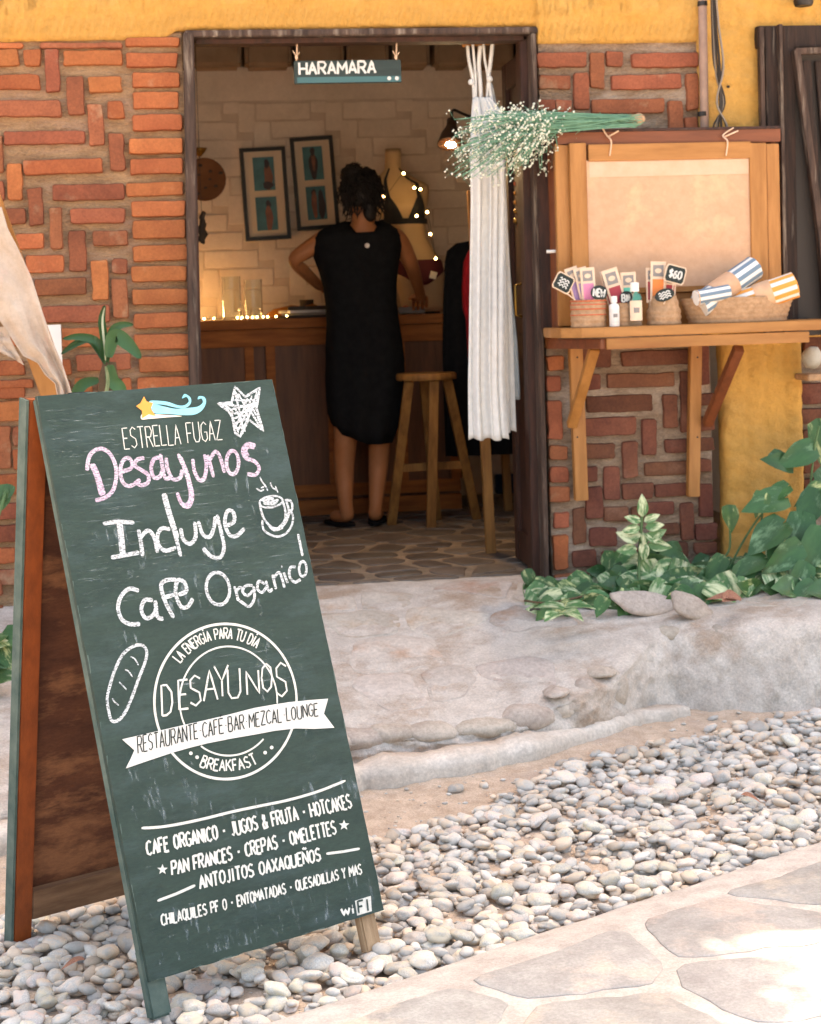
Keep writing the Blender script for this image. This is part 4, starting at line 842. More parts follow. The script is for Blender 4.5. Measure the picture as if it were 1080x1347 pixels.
# worn pale edges and chipped corner
m = MB(); ed_ = [q for q in outline]; n_ = len(ed_)
for k in range(46):
    i = rs_.randrange(n_); q = ed_[i]; e = ed_[(i+1) % n_]; d = (e[0]-q[0], e[1]-q[1]); cx_, cy_ = BW/2, .6; s_ = .0016
    inx, iny = (cx_-q[0]), (cy_-q[1]); L_ = math.hypot(inx, iny); inx, iny = inx/L_*s_, iny/L_*s_; z = .0005+.000004*k
    m.add([(q[0], q[1], z), (e[0]+d[0]*.3, e[1]+d[1]*.3, z), (e[0]+inx*rs_.random()*2, e[1]+iny*rs_.random()*2, z), (q[0]+inx*2, q[1]+iny, z)], [(0, 1, 2, 3)])
o = blk('edge_wear', m, 'board_edge', front, recalc=False); tag(o, kind='stuff')
# ================================================ inside the shop
def wbox(name, px0, py0, px1, py1, Y, dy, mt, par, **k):
    """box filling the photograph's rectangle at depth Y, dy thick towards the back"""
    p, q = at((px0+px1)/2, py0, Y), at((px0+px1)/2, py1, Y); a, b = at(px0, (py0+py1)/2, Y), at(px1, (py0+py1)/2, Y)
    m = MB(); m.box(((a.x+b.x)/2, Y+dy/2, (p.z+q.z)/2), (b.x-a.x, dy, p.z-q.z)); return mk(name, m, mt, par, **k)
# counter
CYf = 2.22; cnt_ = thing('shop_counter', 'long dark wooden shop counter with framed panels behind the woman in black', 'counter', at(430, 668, CYf))
ctop = at(350, 420, CYf).z; cbot = 0.0; cx0, cx1 = -.25, at(600, 420, CYf).x
def cbx(name, x0, x1, z0, z1, y0, y1, mt, **k): m = MB(); m.box(((x0+x1)/2, (y0+y1)/2, (z0+z1)/2), (x1-x0, y1-y0, z1-z0)); return mk(name, m, mt, cnt_, **k)
cbx('counter_top', cx0, cx1+.03, ctop-.045, ctop, CYf-.03, CYf+.56, 'counter_wood', bevel=.006)
cbx('carcass', cx0+.01, cx1, cbot+.04, ctop-.05, CYf+.03, CYf+.52, 'counter_panel')
cbx('top_rail', cx0, cx1, ctop-.13, ctop-.047, CYf, CYf+.03, 'counter_wood', bevel=.003)
cbx('bottom_rail', cx0, cx1, .09, .15, CYf, CYf+.03, 'counter_wood', bevel=.003); cbx('plinth', cx0, cx1, .0, .075, CYf-.01, CYf+.035, 'counter_wood', bevel=.003)
for a, b in ((250, 264), (323, 335), (351, 363), (430, 445), (520, 534), (590, 604)):
    cbx('stile', at(a, 500, CYf).x, at(b, 500, CYf).x, .15, ctop-.13, CYf+.001, CYf+.031, 'counter_wood', bevel=.003)
for a, b in ((264, 323), (363, 430), (445, 520), (534, 590)): cbx('door_panel', at(a, 500, CYf).x, at(b, 500, CYf).x, .15, ctop-.13, CYf+.018, CYf+.028, 'counter_panel')
# glass jars
for (a, b, t, bt), lb, Yj in (((293, 318, 364, 416), 'left of two clear glass jars on the counter', 2.42), ((322, 346, 369, 416), 'right of two clear glass jars on the counter, with glowing fairy lights in its foot', 2.42)):
    p = at((a+b)/2, bt, Yj); p.z = ctop+.001; r = (at(b, 400, Yj)-at(a, 400, Yj)).length/2; h = at(300, t, Yj).z-ctop
    m = MB(); m.lathe(p, [(.001, 0), (r*.95, 0), (r, .01), (r, h*.95), (r*1.03, h), (r*.93, h), (r*.92, h*.94), (r*.92, .012), (.001, .01)], 20)
    o = mk('glass_jar', m, 'jar_glass', None, smooth=2, loc=p); tag(o, lb, 'jar', 'glass jars on the counter')
# string of lights along the counter
def lights(name, pts, lb, r=.0045):
    t = thing(name, lb, 'string lights', pts[0]); m = MB(); m.tube([q+Vector((0, .004, 0)) for q in smooth_pts(pts, 4)], .0012, 5); mk('wire', m, 'cable_dark', t)
    for q in pts: mm = MB(); mm.ell(Vector(q), r, 8, 5); mk('bulb', mm, 'fairy', t, smooth=True)
lights('fairy_lights', [Vector((at(x, 412, y_).x, y_, ctop+.012)) for x, y_ in ((268, 2.3), (281, 2.33), (312, 2.31), (318, 2.33), (325, 2.31), (332, 2.40), (338, 2.36), (346, 2.32), (352, 2.35), (363, 2.31), (377, 2.3))], 'string of tiny warm lights lying along the front of the counter')
lights('fairy_lights', [at(x, y, 2.36) for x, y in ((489, 229), (505, 258), (531, 228), (545, 247), (553, 249), (566, 308), (573, 340), (562, 279), (548, 284))], 'string of tiny warm lights wound over the mannequin', .006)
# papers, books, tray
def stack(px, items, Y, group=None):
    z = ctop+.001
    for (w_, d_, h_, rot, mt, nm, lb, cat) in items:
        p = at(px, 410, Y); m = MB(); m.box((p.x, Y, z+h_/2), (w_, d_, h_), Matrix.Rotation(rot, 3, 'Z')); top(nm, m, mt, lb, cat, group, bevel=.002); z += h_+.001
stack(408, [(.30, .22, .012, .1, 'book_dark', 'magazine', 'dark magazine lowest in the pile left of the woman', 'magazine'), (.26, .2, .01, -.2, 'book_grey', 'magazine', 'grey magazine second from the bottom of the pile on the counter', 'magazine'), (.27, .19, .014, .25, 'paper_white', 'magazine', 'pale magazine in the middle of the pile on the counter', 'magazine'), (.22, .18, .018, -.05, 'book_dark', 'book', 'dark book on top of the magazine pile', 'book')], 2.42, 'magazines piled on the counter')
m = MB(); p = at(395, 402, 2.62); m.loft([[Vector((p.x+.17*math.cos(a)*s, 2.6+.08*math.sin(a)*s, ctop+.001+h+.012*fbm(a, s*3, 0))) for a in np.linspace(0, 6.28, 15)[:-1]] for s, h in ((1, 0), (1.02, .02), (.8, .045), (.4, .06))]); top('folded_cloth', m, 'glow_cloth', 'ochre cloth folded behind the magazines on the counter', 'cloth', smooth=True)
m = MB(); p = at(395, 388, 2.7); m.ell((p.x+.03, 2.68, ctop+.06), (.035, .03, .045)); m.v = [(x, y, max(z, ctop+.061)) for x, y, z in m.v]
for k in range(3): m.tube([(p.x+.055+.03*k, 2.68, ctop+.001), (p.x+.06+.03*k, 2.69, ctop+.12)], .011, 8)
t = top('brush_pot', MB().lathe((p.x+.03, 2.68, ctop+.001), [(.001, 0), (.03, 0), (.036, .09), (.031, .09), (.026, .01), (.001, .01)], 14), 'book_dark', 'small dark pot on the counter against the back wall', 'pot', smooth=2)
# shallow box
bx = at(540, 411, 2.28); tr_ = thing('display_box', 'shallow pale box holding orange trinkets beside the woman on the counter', 'box', (bx.x, 2.30, ctop))
bw0 = (at(556, 400, 2.25)-at(523, 400, 2.25)).length; bh = .037
for nm, c, s_ in (('base', (0, 0, .004), (bw0, .12, .006)), ('side', (0, -.057, bh/2), (bw0, .006, bh)), ('side', (0, .057, bh/2), (bw0, .006, bh)), ('side', (-bw0/2, 0, bh/2), (.006, .12, bh)), ('side', (bw0/2, 0, bh/2), (.006, .12, bh))):
    m = MB(); m.box(Vector((bx.x, 2.30, ctop+.001))+Vector(c), s_); mk(nm, m, 'card_grey' if nm == 'side' else 'paper_white', tr_)
m = MB(); m.ell((bx.x+.035, 2.3, ctop+.035), (.02, .02, .022)); top('trinket', m, 'logo_orange', 'orange round trinket in the pale box', 'trinket', smooth=True)
m = MB(); m.ell((bx.x-.02, 2.3, ctop+.025), (.022, .02, .02)); top('trinket', m, 'wicker_red', 'reddish trinket at the left end of the pale box', 'trinket', smooth=True)

# framed photographs on the back wall
def picture(x0, y0, x1, y1, tilt, lb, figs):
    Y = BY-.02; c = at((x0+x1)/2, (y0+y1)/2, Y); W_ = (at(x1, (y0+y1)/2, Y)-at(x0, (y0+y1)/2, Y)).length; H_ = (at((x0+x1)/2, y0, Y)-at((x0+x1)/2, y1, Y)).length
    t = thing('framed_photos', lb, 'picture frame', (c.x, Y, c.z), 'framed photographs on the back wall'); rot = Matrix.Rotation(tilt, 3, 'Y')
    def pb(nm, x, z, w_, h_, y, th, mt): m = MB(); m.box(Vector((c.x, Y+y, c.z))+rot @ Vector((x, 0, z)), (w_, th, h_), rot); return mk(nm, m, mt, t)
    b = .02
    pb('frame', -W_/2+b/2, 0, b, H_, -.004, .024, 'picture_black'); pb('frame', W_/2-b/2, 0, b, H_, -.004, .024, 'picture_black'); pb('frame', 0, H_/2-b/2, W_-2*b, b, -.004, .023, 'picture_black'); pb('frame', 0, -H_/2+b/2, W_-2*b, b, -.004, .023, 'picture_black')
    pb('mount', 0, 0, W_-2*b, H_-2*b, 0, .008, 'mount_board')
    for s, fg in ((1, figs[0]), (-1, figs[1])):
        zc = s*H_*.215; pw, ph = W_*.46, H_*.36; pr = pb('photo_print', W_*.0, zc, pw, ph, -.006, .003, 'print_sea')
        for (fx, fz, fw, fh, mt) in fg:
            m = MB(); pts = [(fx*pw+fw*pw*math.cos(a)*(1+.2*math.sin(3*a+fx*9)), fz*ph+fh*ph*math.sin(a)) for a in np.linspace(0, 6.28, 13)[:-1]]
            pts = [(max(-pw/2, min(pw/2, x)), max(-ph/2, min(ph/2, z))) for x, z in pts]
            o_ = Vector((c.x, Y-.0082, c.z)); m.prism(pts, lambda u, v, d: tuple(o_+rot @ Vector((u, d, zc+v))), 0, -.0012-.0004*(fw*5 % 1)); mk('print_figure', m, mt, pr)
picture(319, 194, 379, 316, -.035, 'left and lower of two black framed pairs of beach photos', [[(.18, -.1, .2, .42, 'print_skin'), (.15, .3, .12, .14, 'print_dark'), (.15, -.35, .25, .12, 'print_dark')], [(.1, -.15, .17, .4, 'print_skin'), (.1, .25, .12, .16, 'print_dark')]])
picture(386, 180, 442, 302, -.05, 'right and higher of two black framed pairs of beach photos', [[(0, -.1, .22, .4, 'print_dark'), (.02, .05, .09, .3, 'print_skin'), (0, .34, .12, .13, 'print_dark')], [(-.1, -.05, .14, .42, 'print_skin'), (.25, -.05, .18, .45, 'print_dark'), (-.1, .3, .12, .12, 'print_dark')]])
# round woven disc and dark ornaments by the left jamb
c = at(269, 236, BY-.04); r = (at(297, 236, BY-.04)-at(240, 236, BY-.04)).length/2; m = MB(); m.lathe(c, [(.001, -.006), (r*.95, -.006), (r, 0), (r*.97, .008), (r*.9, .004), (.001, .004)], 28, Matrix.Rotation(math.pi/2, 3, 'X'), sq=(1, 1))
dsc = top('woven_disc', m, 'disc_brown', 'round brown woven disc hanging on the back wall beside the left jamb', 'wall disc', smooth=2)
for k in range(9):
    a = k*2.4; q = c+Vector((math.cos(a), -.006/r, math.sin(a)))*r*(.25+.07*k); mm = MB(); mm.ell(q, (.012, .004, .008), 8, 5); mk('bead', mm, 'book_dark', dsc)
m = MB(); c = at(266, 305, 2.2); m.ell(c, (.022, .02, .06)); m.ell(c+Vector((.005, 0, .07)), (.014, .012, .03)); m.v = [(x+.006*math.sin(z*120), y, z) for x, y, z in m.v]
o = top('hanging_ornament', m, 'book_dark', 'dark feathery ornament hanging low inside the left jamb', 'ornament', smooth=True); m = MB(); m.tube([c+Vector((0, 0, .06)), c+Vector((0, 0, .5))], .0015, 5); mk('cord', m, 'cable_dark', o)
m = MB(); c = at(262, 199, 2.3); m.lathe(c, [(.001, .02), (.04, .015), (.03, 0), (.012, -.02), (.001, -.028)], 12); o = top('small_lantern', m, 'brass', 'small brownish hanging bowl high beside the left jamb', 'hanging bowl', smooth=True); m = MB(); m.tube([c+Vector((0, 0, .01)), c+Vector((0, 0, .55))], .0015, 5); mk('cord', m, 'cable_dark', o)

# mannequin torso with bikini
def tors(t, a, off=0):
    ks = [(0, 517, 196, .040, .045), (.1, 517, 222, .042, .048), (.17, 520, 236, .10, .055), (.22, 526, 243, .145, .065), (.32, 528, 258, .140, .085), (.42, 529, 274, .125, .105), (.52, 531, 292, .110, .085), (.62, 537, 314, .095, .075), (.74, 548, 345, .125, .095), (.84, 552, 366, .128, .10), (.93, 555, 388, .115, .09), (1, 556, 410, .105, .085)]
    T = [k[0] for k in ks]; f = lambda i: float(np.interp(t, T, [k[i] for k in ks])); c = at(f(1), f(2), 2.55); w_, d_ = f(3)+off, f(4)+off
    bust = .03*math.exp(-((t-.42)/.06)**2)*(math.exp(-((a+.55)/.35)**2)+math.exp(-((a-.55)/.35)**2))
    return Vector((c.x+w_*math.sin(a), 2.55-(d_+bust)*math.cos(a), c.z))
m = MB(); m.loft([[tors(t, a) for a in np.linspace(-math.pi, math.pi, 29)[:-1]] for t in np.linspace(0, 1, 40)])
man = top('mannequin', m, 'mannequin', 'tan shop mannequin torso in a dark bikini top on the counter', 'mannequin', smooth=True)
def tpatch(name, tf, mt, n=16, k=8):
    """strip on the torso; tf(s)->(t0,t1,a0..)"""
    m = MB(); rows = []
    for i in range(n+1):
        s = i/n; t0, t1, a = tf(s); rows.append([tors(t0+(t1-t0)*j/k, a, .005) for j in range(k+1)])
    m.loft(rows, closed=False); o = mk(name, m, mt, man, smooth=True); md = o.modifiers.new('t', 'SOLIDIFY'); md.thickness = .004; return o
tpatch('bikini_cup', lambda s: (.51-.22*(1-abs(2*s-1)), .53, .10+1.0*s), 'bikini_dark'); tpatch('bikini_cup', lambda s: (.51-.22*(1-abs(2*s-1)), .53, -.10-1.0*s), 'bikini_dark')
tpatch('bikini_band', lambda s: (.50, .535, -1.6+3.2*s), 'bikini_dark'); tpatch('bikini_strap', lambda s: (.10, .33, .50+.14*s), 'bikini_dark', 4, 10); tpatch('bikini_strap', lambda s: (.10, .33, -.50-.14*s), 'bikini_dark', 4, 10)
tpatch('bikini_bottom', lambda s: (.73, .80+.08*math.exp(-((s-.5)/.22)**2), -1.7+3.4*s), 'bikini_red', 20)
m = MB(); c = at(570, 362, 2.42); m.box(c, (.034, .003, .036), Matrix.Rotation(.3, 3, 'Y')); mk('price_tag', m, 'paper_white', man)
m = MB(); c = at(556, 411, 2.55); m.lathe((c.x, 2.55, ctop), [(.001, 0), (.09, 0), (.09, .012), (.001, .014)], 20); mk('stand_base', m, 'dark_metal', man)

# ================================================ the woman behind the door
YW = 1.72
def W3(px, py, y=YW): return at(px, py, y)
J = {'pel': (W3(477, 452), .125), 'sp1': (W3(477, 410), .095), 'sp2': (W3(476, 365), .09), 'ch': (W3(474, 330), .10), 'nb': (W3(477, 302), .062), 'nk': (W3(478, 288, 1.71), .052), 'hd0': (W3(477, 272, 1.73), .075), 'hd1': (W3(476, 255, 1.74), .092), 'hd2': (W3(475, 240, 1.74), .075),
 'sl': (W3(432, 311), .052), 'el': (W3(384, 342, 1.74), .036), 'wl': (W3(420, 376, 1.98), .025), 'sr': (W3(522, 308), .05), 'er': (W3(541, 348, 1.82), .036), 'wr': (W3(553, 386, 2.08), .025),
 'hl': (W3(458, 470), .095), 'kl': (W3(455, 573), .058), 'cl': (W3(452, 612, 1.74), .053), 'al': (W3(455, 668), .034), 'hel': (W3(459, 681, 1.72), .036), 'tl': (W3(437, 687, 1.84), .026),
 'hr': (W3(497, 470), .095), 'kr': (W3(499, 573), .055), 'cr': (W3(498, 612, 1.74), .051), 'ar': (W3(494, 668), .033), 'her': (W3(493, 681, 1.72), .035), 'tr': (W3(499, 687, 1.90), .026)}
for k_ in ('hel', 'her', 'tl', 'tr'): J[k_][0].z = .018+J[k_][1]*.8
ED = [('pel', 'sp1'), ('sp1', 'sp2'), ('sp2', 'ch'), ('ch', 'nb'), ('nb', 'nk'), ('nk', 'hd0'), ('hd0', 'hd1'), ('hd1', 'hd2'), ('ch', 'sl'), ('sl', 'el'), ('el', 'wl'), ('ch', 'sr'), ('sr', 'er'), ('er', 'wr'), ('pel', 'hl'), ('hl', 'kl'), ('kl', 'cl'), ('cl', 'al'), ('al', 'hel'), ('hel', 'tl'), ('pel', 'hr'), ('hr', 'kr'), ('kr', 'cr'), ('cr', 'ar'), ('ar', 'her'), ('her', 'tr')]
for s_, dirv, sp in (('l', Vector((.35, .8, -.05)).normalized(), Vector((.8, -.3, -.35)).normalized()), ('r', Vector((.1, .85, -.25)).normalized(), Vector((.95, -.1, .1)).normalized())):
    w0 = J['w'+s_][0]; J['pm'+s_] = (w0+dirv*.055, .026); ED.append(('w'+s_, 'pm'+s_)); thumb = -1 if s_ == 'r' else 1
    for k, (ln, o_) in enumerate(((.068, -.032), (.078, -.011), (.073, .011), (.056, .031))):
        b = w0+dirv*.085+sp*o_; J[f'f{s_}{k}a'] = (b, .0105); J[f'f{s_}{k}b'] = (b+dirv*ln*.55+Vector((0, 0, -.012)), .009); J[f'f{s_}{k}c'] = (b+dirv*ln*.9+Vector((0, 0, -.035)), .0075)
        ED += [('pm'+s_, f'f{s_}{k}a'), (f'f{s_}{k}a', f'f{s_}{k}b'), (f'f{s_}{k}b', f'f{s_}{k}c')]
    b = w0+dirv*.03+sp*.035*thumb; J[f't{s_}a'] = (b, .012); J[f't{s_}b'] = (b+dirv*.04+sp*.02*thumb, .0095); ED += [('pm'+s_, f't{s_}a'), (f't{s_}a', f't{s_}b')]
names = list(J); me = bpy.data.meshes.new('body'); base = W3(477, 690); base.z = 0
me.from_pydata([tuple(J[n][0]-base) for n in names], [(names.index(a), names.index(b)) for a, b in ED], [])
bo = link(bpy.data.objects.new('body', me)); sk = bo.modifiers.new('s', 'SKIN'); sk.use_smooth_shade = True
for i, n in enumerate(names): me.skin_vertices[0].data[i].radius = (J[n][1],)*2; me.skin_vertices[0].data[i].use_root = (n == 'pel')
bo.modifiers.new('u', 'SUBSURF').levels = 2; bo.modifiers['u'].render_levels = 2
dg = bpy.context.evaluated_depsgraph_get(); m2 = bpy.data.meshes.new_from_object(bo.evaluated_get(dg)); bpy.data.objects.remove(bo)
# ears, nose on the same body mesh
bm = bmesh.new(); bm.from_mesh(m2)
for off, sc_ in (((.078, .0, -.01), (.012, .02, .03)), ((-.078, .0, -.01), (.012, .02, .03)), ((0, .088, -.015), (.013, .02, .022))):
    r_ = bmesh.ops.create_uvsphere(bm, u_segments=10, v_segments=8, radius=1); c = J['hd1'][0]-base+Vector(off)
    for v in r_['verts']: v.co = Vector((v.co.x*sc_[0], v.co.y*sc_[1], v.co.z*sc_[2]))+c
for f_ in bm.faces: f_.smooth = True
bm.to_mesh(m2); bm.free(); m2.materials.clear(); m2.materials.append(MATS['skin'])
wom = thing('person', 'woman seen from behind in a black sleeveless dress, hair in a bun, at the counter', 'person', base)
bo = link(bpy.data.objects.new('body', m2)); bo.parent = wom
hc = J['hd1'][0]
for sx in (-1, 1):
    m = MB(); m.ell(hc+Vector((sx*.031, .082, .012)), (.012, .008, .007), 8, 6); mk('eye', m, 'hair', wom, smooth=True)
m = MB(); m.ell(hc+Vector((0, .084, -.045)), (.022, .008, .007), 10, 6); mk('mouth', m, 'bikini_red', wom, smooth=True)
# dress: lofted rings (x centre, half width, y, depth), hem drops on the right
prof = [(291, 452, 503, .07), (297, 434, 514, .09), (304, 420, 523, .105), (313, 412, 528, .115), (326, 410, 529, .12), (340, 413, 527, .12), (358, 420, 524, .11), (378, 425, 522, .112), (400, 428, 522, .115), (425, 429, 525, .125), (450, 428, 529, .135), (475, 428, 532, .14), (500, 428, 533, .14), (525, 429, 532, .135), (548, 431, 529, .13), (566, 436, 524, .125), (584, 446, 517, .12)]
m = MB(); rings = []; NR = 44
for i, (y, a, b, d) in enumerate(prof):
    l, r = at(a, y, YW), at(b, y, YW); cx_ = (l.x+r.x)/2; hw = (r.x-l.x)/2; ring = []
    for k in range(NR):
        q = 2*math.pi*k/NR; z = l.z; back = -math.cos(q)      # q=0 : towards the viewer
        fold = .004*math.sin(q*7+i*.25)*min(1, i/4)+.009*math.sin(q*9+1+.2*i)*max(0, (i-6)/9)+.006*fbm(q*2, i*.5, 3)*min(1, i/3)
        if i < 3: z -= (.085, .045, .015)[i]*max(0, math.cos(q))**4            # scooped back neck
        if i >= 14: z += (i-13)*.014*max(0, -math.sin(q))*1.2   # shorter on the left leg
        ring.append(Vector((cx_+(hw+fold*.4)*math.sin(q), YW-(d+fold)*math.cos(q), z)))
    rings.append(ring)
m.loft(rings, cap=False); dr = mk('dress', m, 'black_cloth', wom, smooth=True); md = dr.modifiers.new('t', 'SOLIDIFY'); md.thickness = .004
m = MB(); c = at(483, 323, YW-.128); m.lathe(c, [(.001, .003), (.010, .003), (.011, 0), (.010, -.002), (.001, -.002)], 14, Matrix.Rotation(math.pi/2, 3, 'X')); mk('button', m, 'paper_white', wom, smooth=2)
m = MB(); hcb = hc+Vector((0, -.012, .008)); rh = random.Random(5)
m.ell(hcb, (.088, .096, .098), 26, 18); m.ell(W3(464, 229, 1.68), (.038, .036, .034), 18, 12); m.ell(W3(486, 276, 1.675), (.036, .028, .055), 14, 10)
m.v = [tuple(Vector(p)+Vector((fbm(p[0]*24, p[1]*24, p[2]*24), fbm(p[0]*24+9, p[1]*24, p[2]*24), fbm(p[0]*24, p[1]*24+9, p[2]*24)))*.006) for p in m.v]
bun = W3(464, 229, 1.68)
for k in range(520):      # waves of hair swept up to the bun, loose locks at the nape
    a = rh.uniform(-2.0, 2.0); zz = rh.uniform(-.9, .95); r_ = math.sqrt(1-zz*zz); q0 = hcb+Vector((math.sin(a)*r_*.092, -math.cos(a)*r_*.10, zz*.102))
    if k % 3: q2 = q0.lerp(bun, rh.uniform(.3, .6)); q1 = (q0+q2)/2+(q0-hcb).normalized()*.02+Vector((rh.gauss(0, .006), rh.gauss(0, .006), rh.gauss(0, .006)))
    else: q1 = q0+(q0-hcb).normalized()*rh.uniform(.0, .015)+Vector((rh.gauss(0, .012), -.004, -.02)); q2 = q1+Vector((rh.gauss(0, .014), rh.gauss(0, .008), -rh.uniform(.01, .045)))
    m.tube(smooth_pts([q0, q1, q2], 3), [.0032, .0034, .0032, .003, .0025, .002, .0008], 4, cap=False)
for k in range(160):
    v = Vector((rh.gauss(0, 1), rh.gauss(0, 1), rh.gauss(0, 1))).normalized(); q0 = bun+Vector((v.x*.038, v.y*.036, v.z*.034)); w1 = v.cross(Vector((0, -1, .3))).normalized()*rh.choice((-1, 1)); m.tube(smooth_pts([q0, q0+w1*.02+v*.008, q0+w1*.035+v*rh.uniform(-.01, .016)], 3), [.003, .003, .0028, .0024, .002, .0015, .0006], 4, cap=False)
mk('hair', m, 'hair', wom, smooth=True)
for k_ in ('l', 'r'):
    h, t_ = J['he'+k_][0], J['t'+k_][0]; d = Vector((t_.x-h.x, t_.y-h.y, 0)); L = d.length+.09; d.normalize(); s_ = Vector((-d.y, d.x, 0)); m = MB(); o0 = Vector((h.x, h.y, 0))-d*.04
    m.prism([(L*.5+L*.5*math.cos(a), .042*math.sin(a)*(1+.12*math.cos(a))) for a in np.linspace(0, 6.28, 21)[:-1]], lambda u, v, z: tuple(o0+d*u+s_*v+Vector((0, 0, z))), .006, .02); mk('flip_flop', m, 'black_cloth', wom)

# ================================================ stool, garment rack, curtain, lamp, name board
st = thing('bar_stool', 'tall wooden bar stool with four splayed legs beside the woman', 'stool', at(565, 690, 1.55))
YS = 1.52; sl_, sr_ = at(521, 492, YS), at(600, 490, YS); scx = (sl_.x+sr_.x)/2; sr = (sr_.x-sl_.x)/2; sz = sl_.z
m = MB(); m.lathe((scx, YS, sz-.03), [(.001, 0), (sr*.97, 0), (sr, .006), (sr, .024), (sr*.97, .03), (.001, .03)], 32); mk('seat', m, 'stool_wood', st, smooth=2)
f1, f2, f3 = atz(515, 690, 0), atz(567, 694, 0), atz(627, 682, 0)
tops = [Vector((scx-.085, YS-.05, sz-.03)), Vector((scx+.02, YS-.09, sz-.03)), Vector((scx+.09, YS-.02, sz-.03)), Vector((scx, YS+.09, sz-.03))]
q4 = at(574, 660, YS+.34); q4.z = 0; feet = [f1, f2, f3, q4]
for a, b in zip(tops, feet): m = MB(); m.bar(a, b, .042, .034, up=(0, -1, 0)); mk('leg', m, 'stool_wood', st, bevel=.003)
def lerp(a, b, t): return a+(b-a)*t
for i, j, t in ((0, 2, .6), (1, 3, .6)): m = MB(); m.bar(lerp(tops[i], feet[i], t), lerp(tops[j], feet[j], t), .022, .036); mk('stretcher', m, 'stool_wood', st, bevel=.002)
# rack
rf_ = atz(646, 728, 0); rk = thing('clothes_rack', 'wooden clothes rack whose front post stands below the white hanging cloth', 'clothes rack', rf_)
m = MB(); m.bar(rf_, rf_+Vector((-.035, .0, 1.45)), .038, .038, up=(0, -1, 0)); mk('post', m, 'stool_wood', rk, bevel=.003)
rb = at(668, 650, 2.05); rb.z = 0; m = MB(); m.bar(rb, rb+Vector((-.035, 0, 1.45)), .038, .038, up=(0, -1, 0)); mk('post', m, 'stool_wood', rk, bevel=.003)
m = MB(); m.tube([rf_+Vector((-.035, -.03, 1.42)), rb+Vector((-.035, .03, 1.42))], .014, 10); mk('rail', m, 'stool_wood', rk, smooth=True)
def garment(name, Y, prof, mt, lb, cat, folds=9, dep=.05, amp=.012, group=None, ht=None):
    m = MB(); rings = []
    for i, (y, a, b) in enumerate(prof):
        l, r = at(a, y, Y), at(b, y, Y); cx_, hw = (l.x+r.x)/2, (r.x-l.x)/2; k_ = min(1, i/2)
        rings.append([Vector((cx_+hw*math.cos(q), Y+dep*k_*math.sin(q)+amp*k_*math.sin(folds*q+i*.15), l.z)) for q in np.linspace(0, 2*math.pi, 57)[:-1]])
    m.loft(rings, cap=True); return top(name, m, mt, lb, cat, group, smooth=True)
garment('hanging_dress', 1.75, [(316, 622, 650), (320, 600, 680), (330, 588, 690), (345, 585, 690), (400, 583, 690), (470, 582, 690), (540, 584, 690), (600, 586, 690)], 'black_cloth', 'black dress hanging at the left of the rack behind the white cloth', 'dress', group='clothes on the rack')
garment('hanging_dress', 1.45, [(322, 628, 650), (330, 616, 656), (345, 610, 658), (380, 608, 658), (405, 609, 657), (420, 613, 656), (470, 616, 655), (482, 617, 652)], 'red_cloth', 'red dress hanging in front of the black one, showing beside the white cloth', 'dress', group='clothes on the rack')
garment('hanging_dress', 1.2, [(300, 660, 690), (310, 652, 700), (360, 650, 700), (480, 650, 700), (560, 650, 700)], 'black_cloth', 'dark garment hanging right behind the white cloth by the door leaf', 'dress', group='clothes on the rack')
m = MB(); p = atz(672, 650, 0); m.box((p.x, p.y+.1, .05), (.13, .12, .1)); top('storage_box', m, 'navy', 'small navy box on the floor at the back right of the shop', 'box', bevel=.004)
# curtain of white cloth hung by knotted straps
cur = thing('hanging_cloth', 'long white cloth hung by knotted straps in the doorway, falling in soft folds', 'curtain', at(645, 578, .10))
def cloth(Y, prof, mt, par, nf=5, amp=.012, n=60, seed=0, nm='cloth', wavy=.01):
    m = MB(); rows = []; M_ = 60; T = [p[0] for p in prof]
    for j in range(M_+1):
        y = T[0]+(T[-1]-T[0])*j/M_; a = float(np.interp(y, T, [p[1] for p in prof])); b = float(np.interp(y, T, [p[2] for p in prof])); row = []
        for i in range(n+1):
            u = i/n; ph = u*nf*2*math.pi+.5*math.sin(j*.07+seed)+seed; p = at(a+(b-a)*u, y, Y); gth = min(1, .35+j/20)
            s_ = math.sin(ph+1.1*math.sin(u*4.3+seed)+.25*math.sin(j*.12+u*5)); row.append(Vector((p.x+.003*math.sin(ph*1.7)*gth, Y+amp*gth*(s_*(.55+.45*math.sin(u*5+seed*2))+.25*math.sin(ph*2.3+1+j*.03))+.004*fbm(u*3, j*.05, seed), p.z+(wavy*math.sin(ph)*.5 if j == M_ else 0))))
        rows.append(row)
    m.loft(rows, closed=False); o = mk(nm, m, mt, par, smooth=True); md = o.modifiers.new('t', 'SOLIDIFY'); md.thickness = .002; return o
cloth(.07, [(128, 622, 645), (150, 620, 662), (200, 618, 664), (260, 619, 666), (400, 617, 665), (500, 616, 664), (560, 617, 667), (578, 617, 669)], 'white_cloth', cur, 2.6, .018)
cloth(.20, [(140, 628, 655), (200, 640, 665), (260, 645, 664), (320, 650, 664), (380, 655, 672), (450, 655, 679), (520, 655, 683), (524, 655, 683)], 'grey_cloth', cur, 1.6, .012, 40, 2)
cloth(.145, [(110, 640, 648), (160, 640, 658), (200, 640, 664), (300, 645, 667), (400, 650, 672), (568, 652, 678)], 'white_cloth', cur, 1.8, .014, 40, 4)
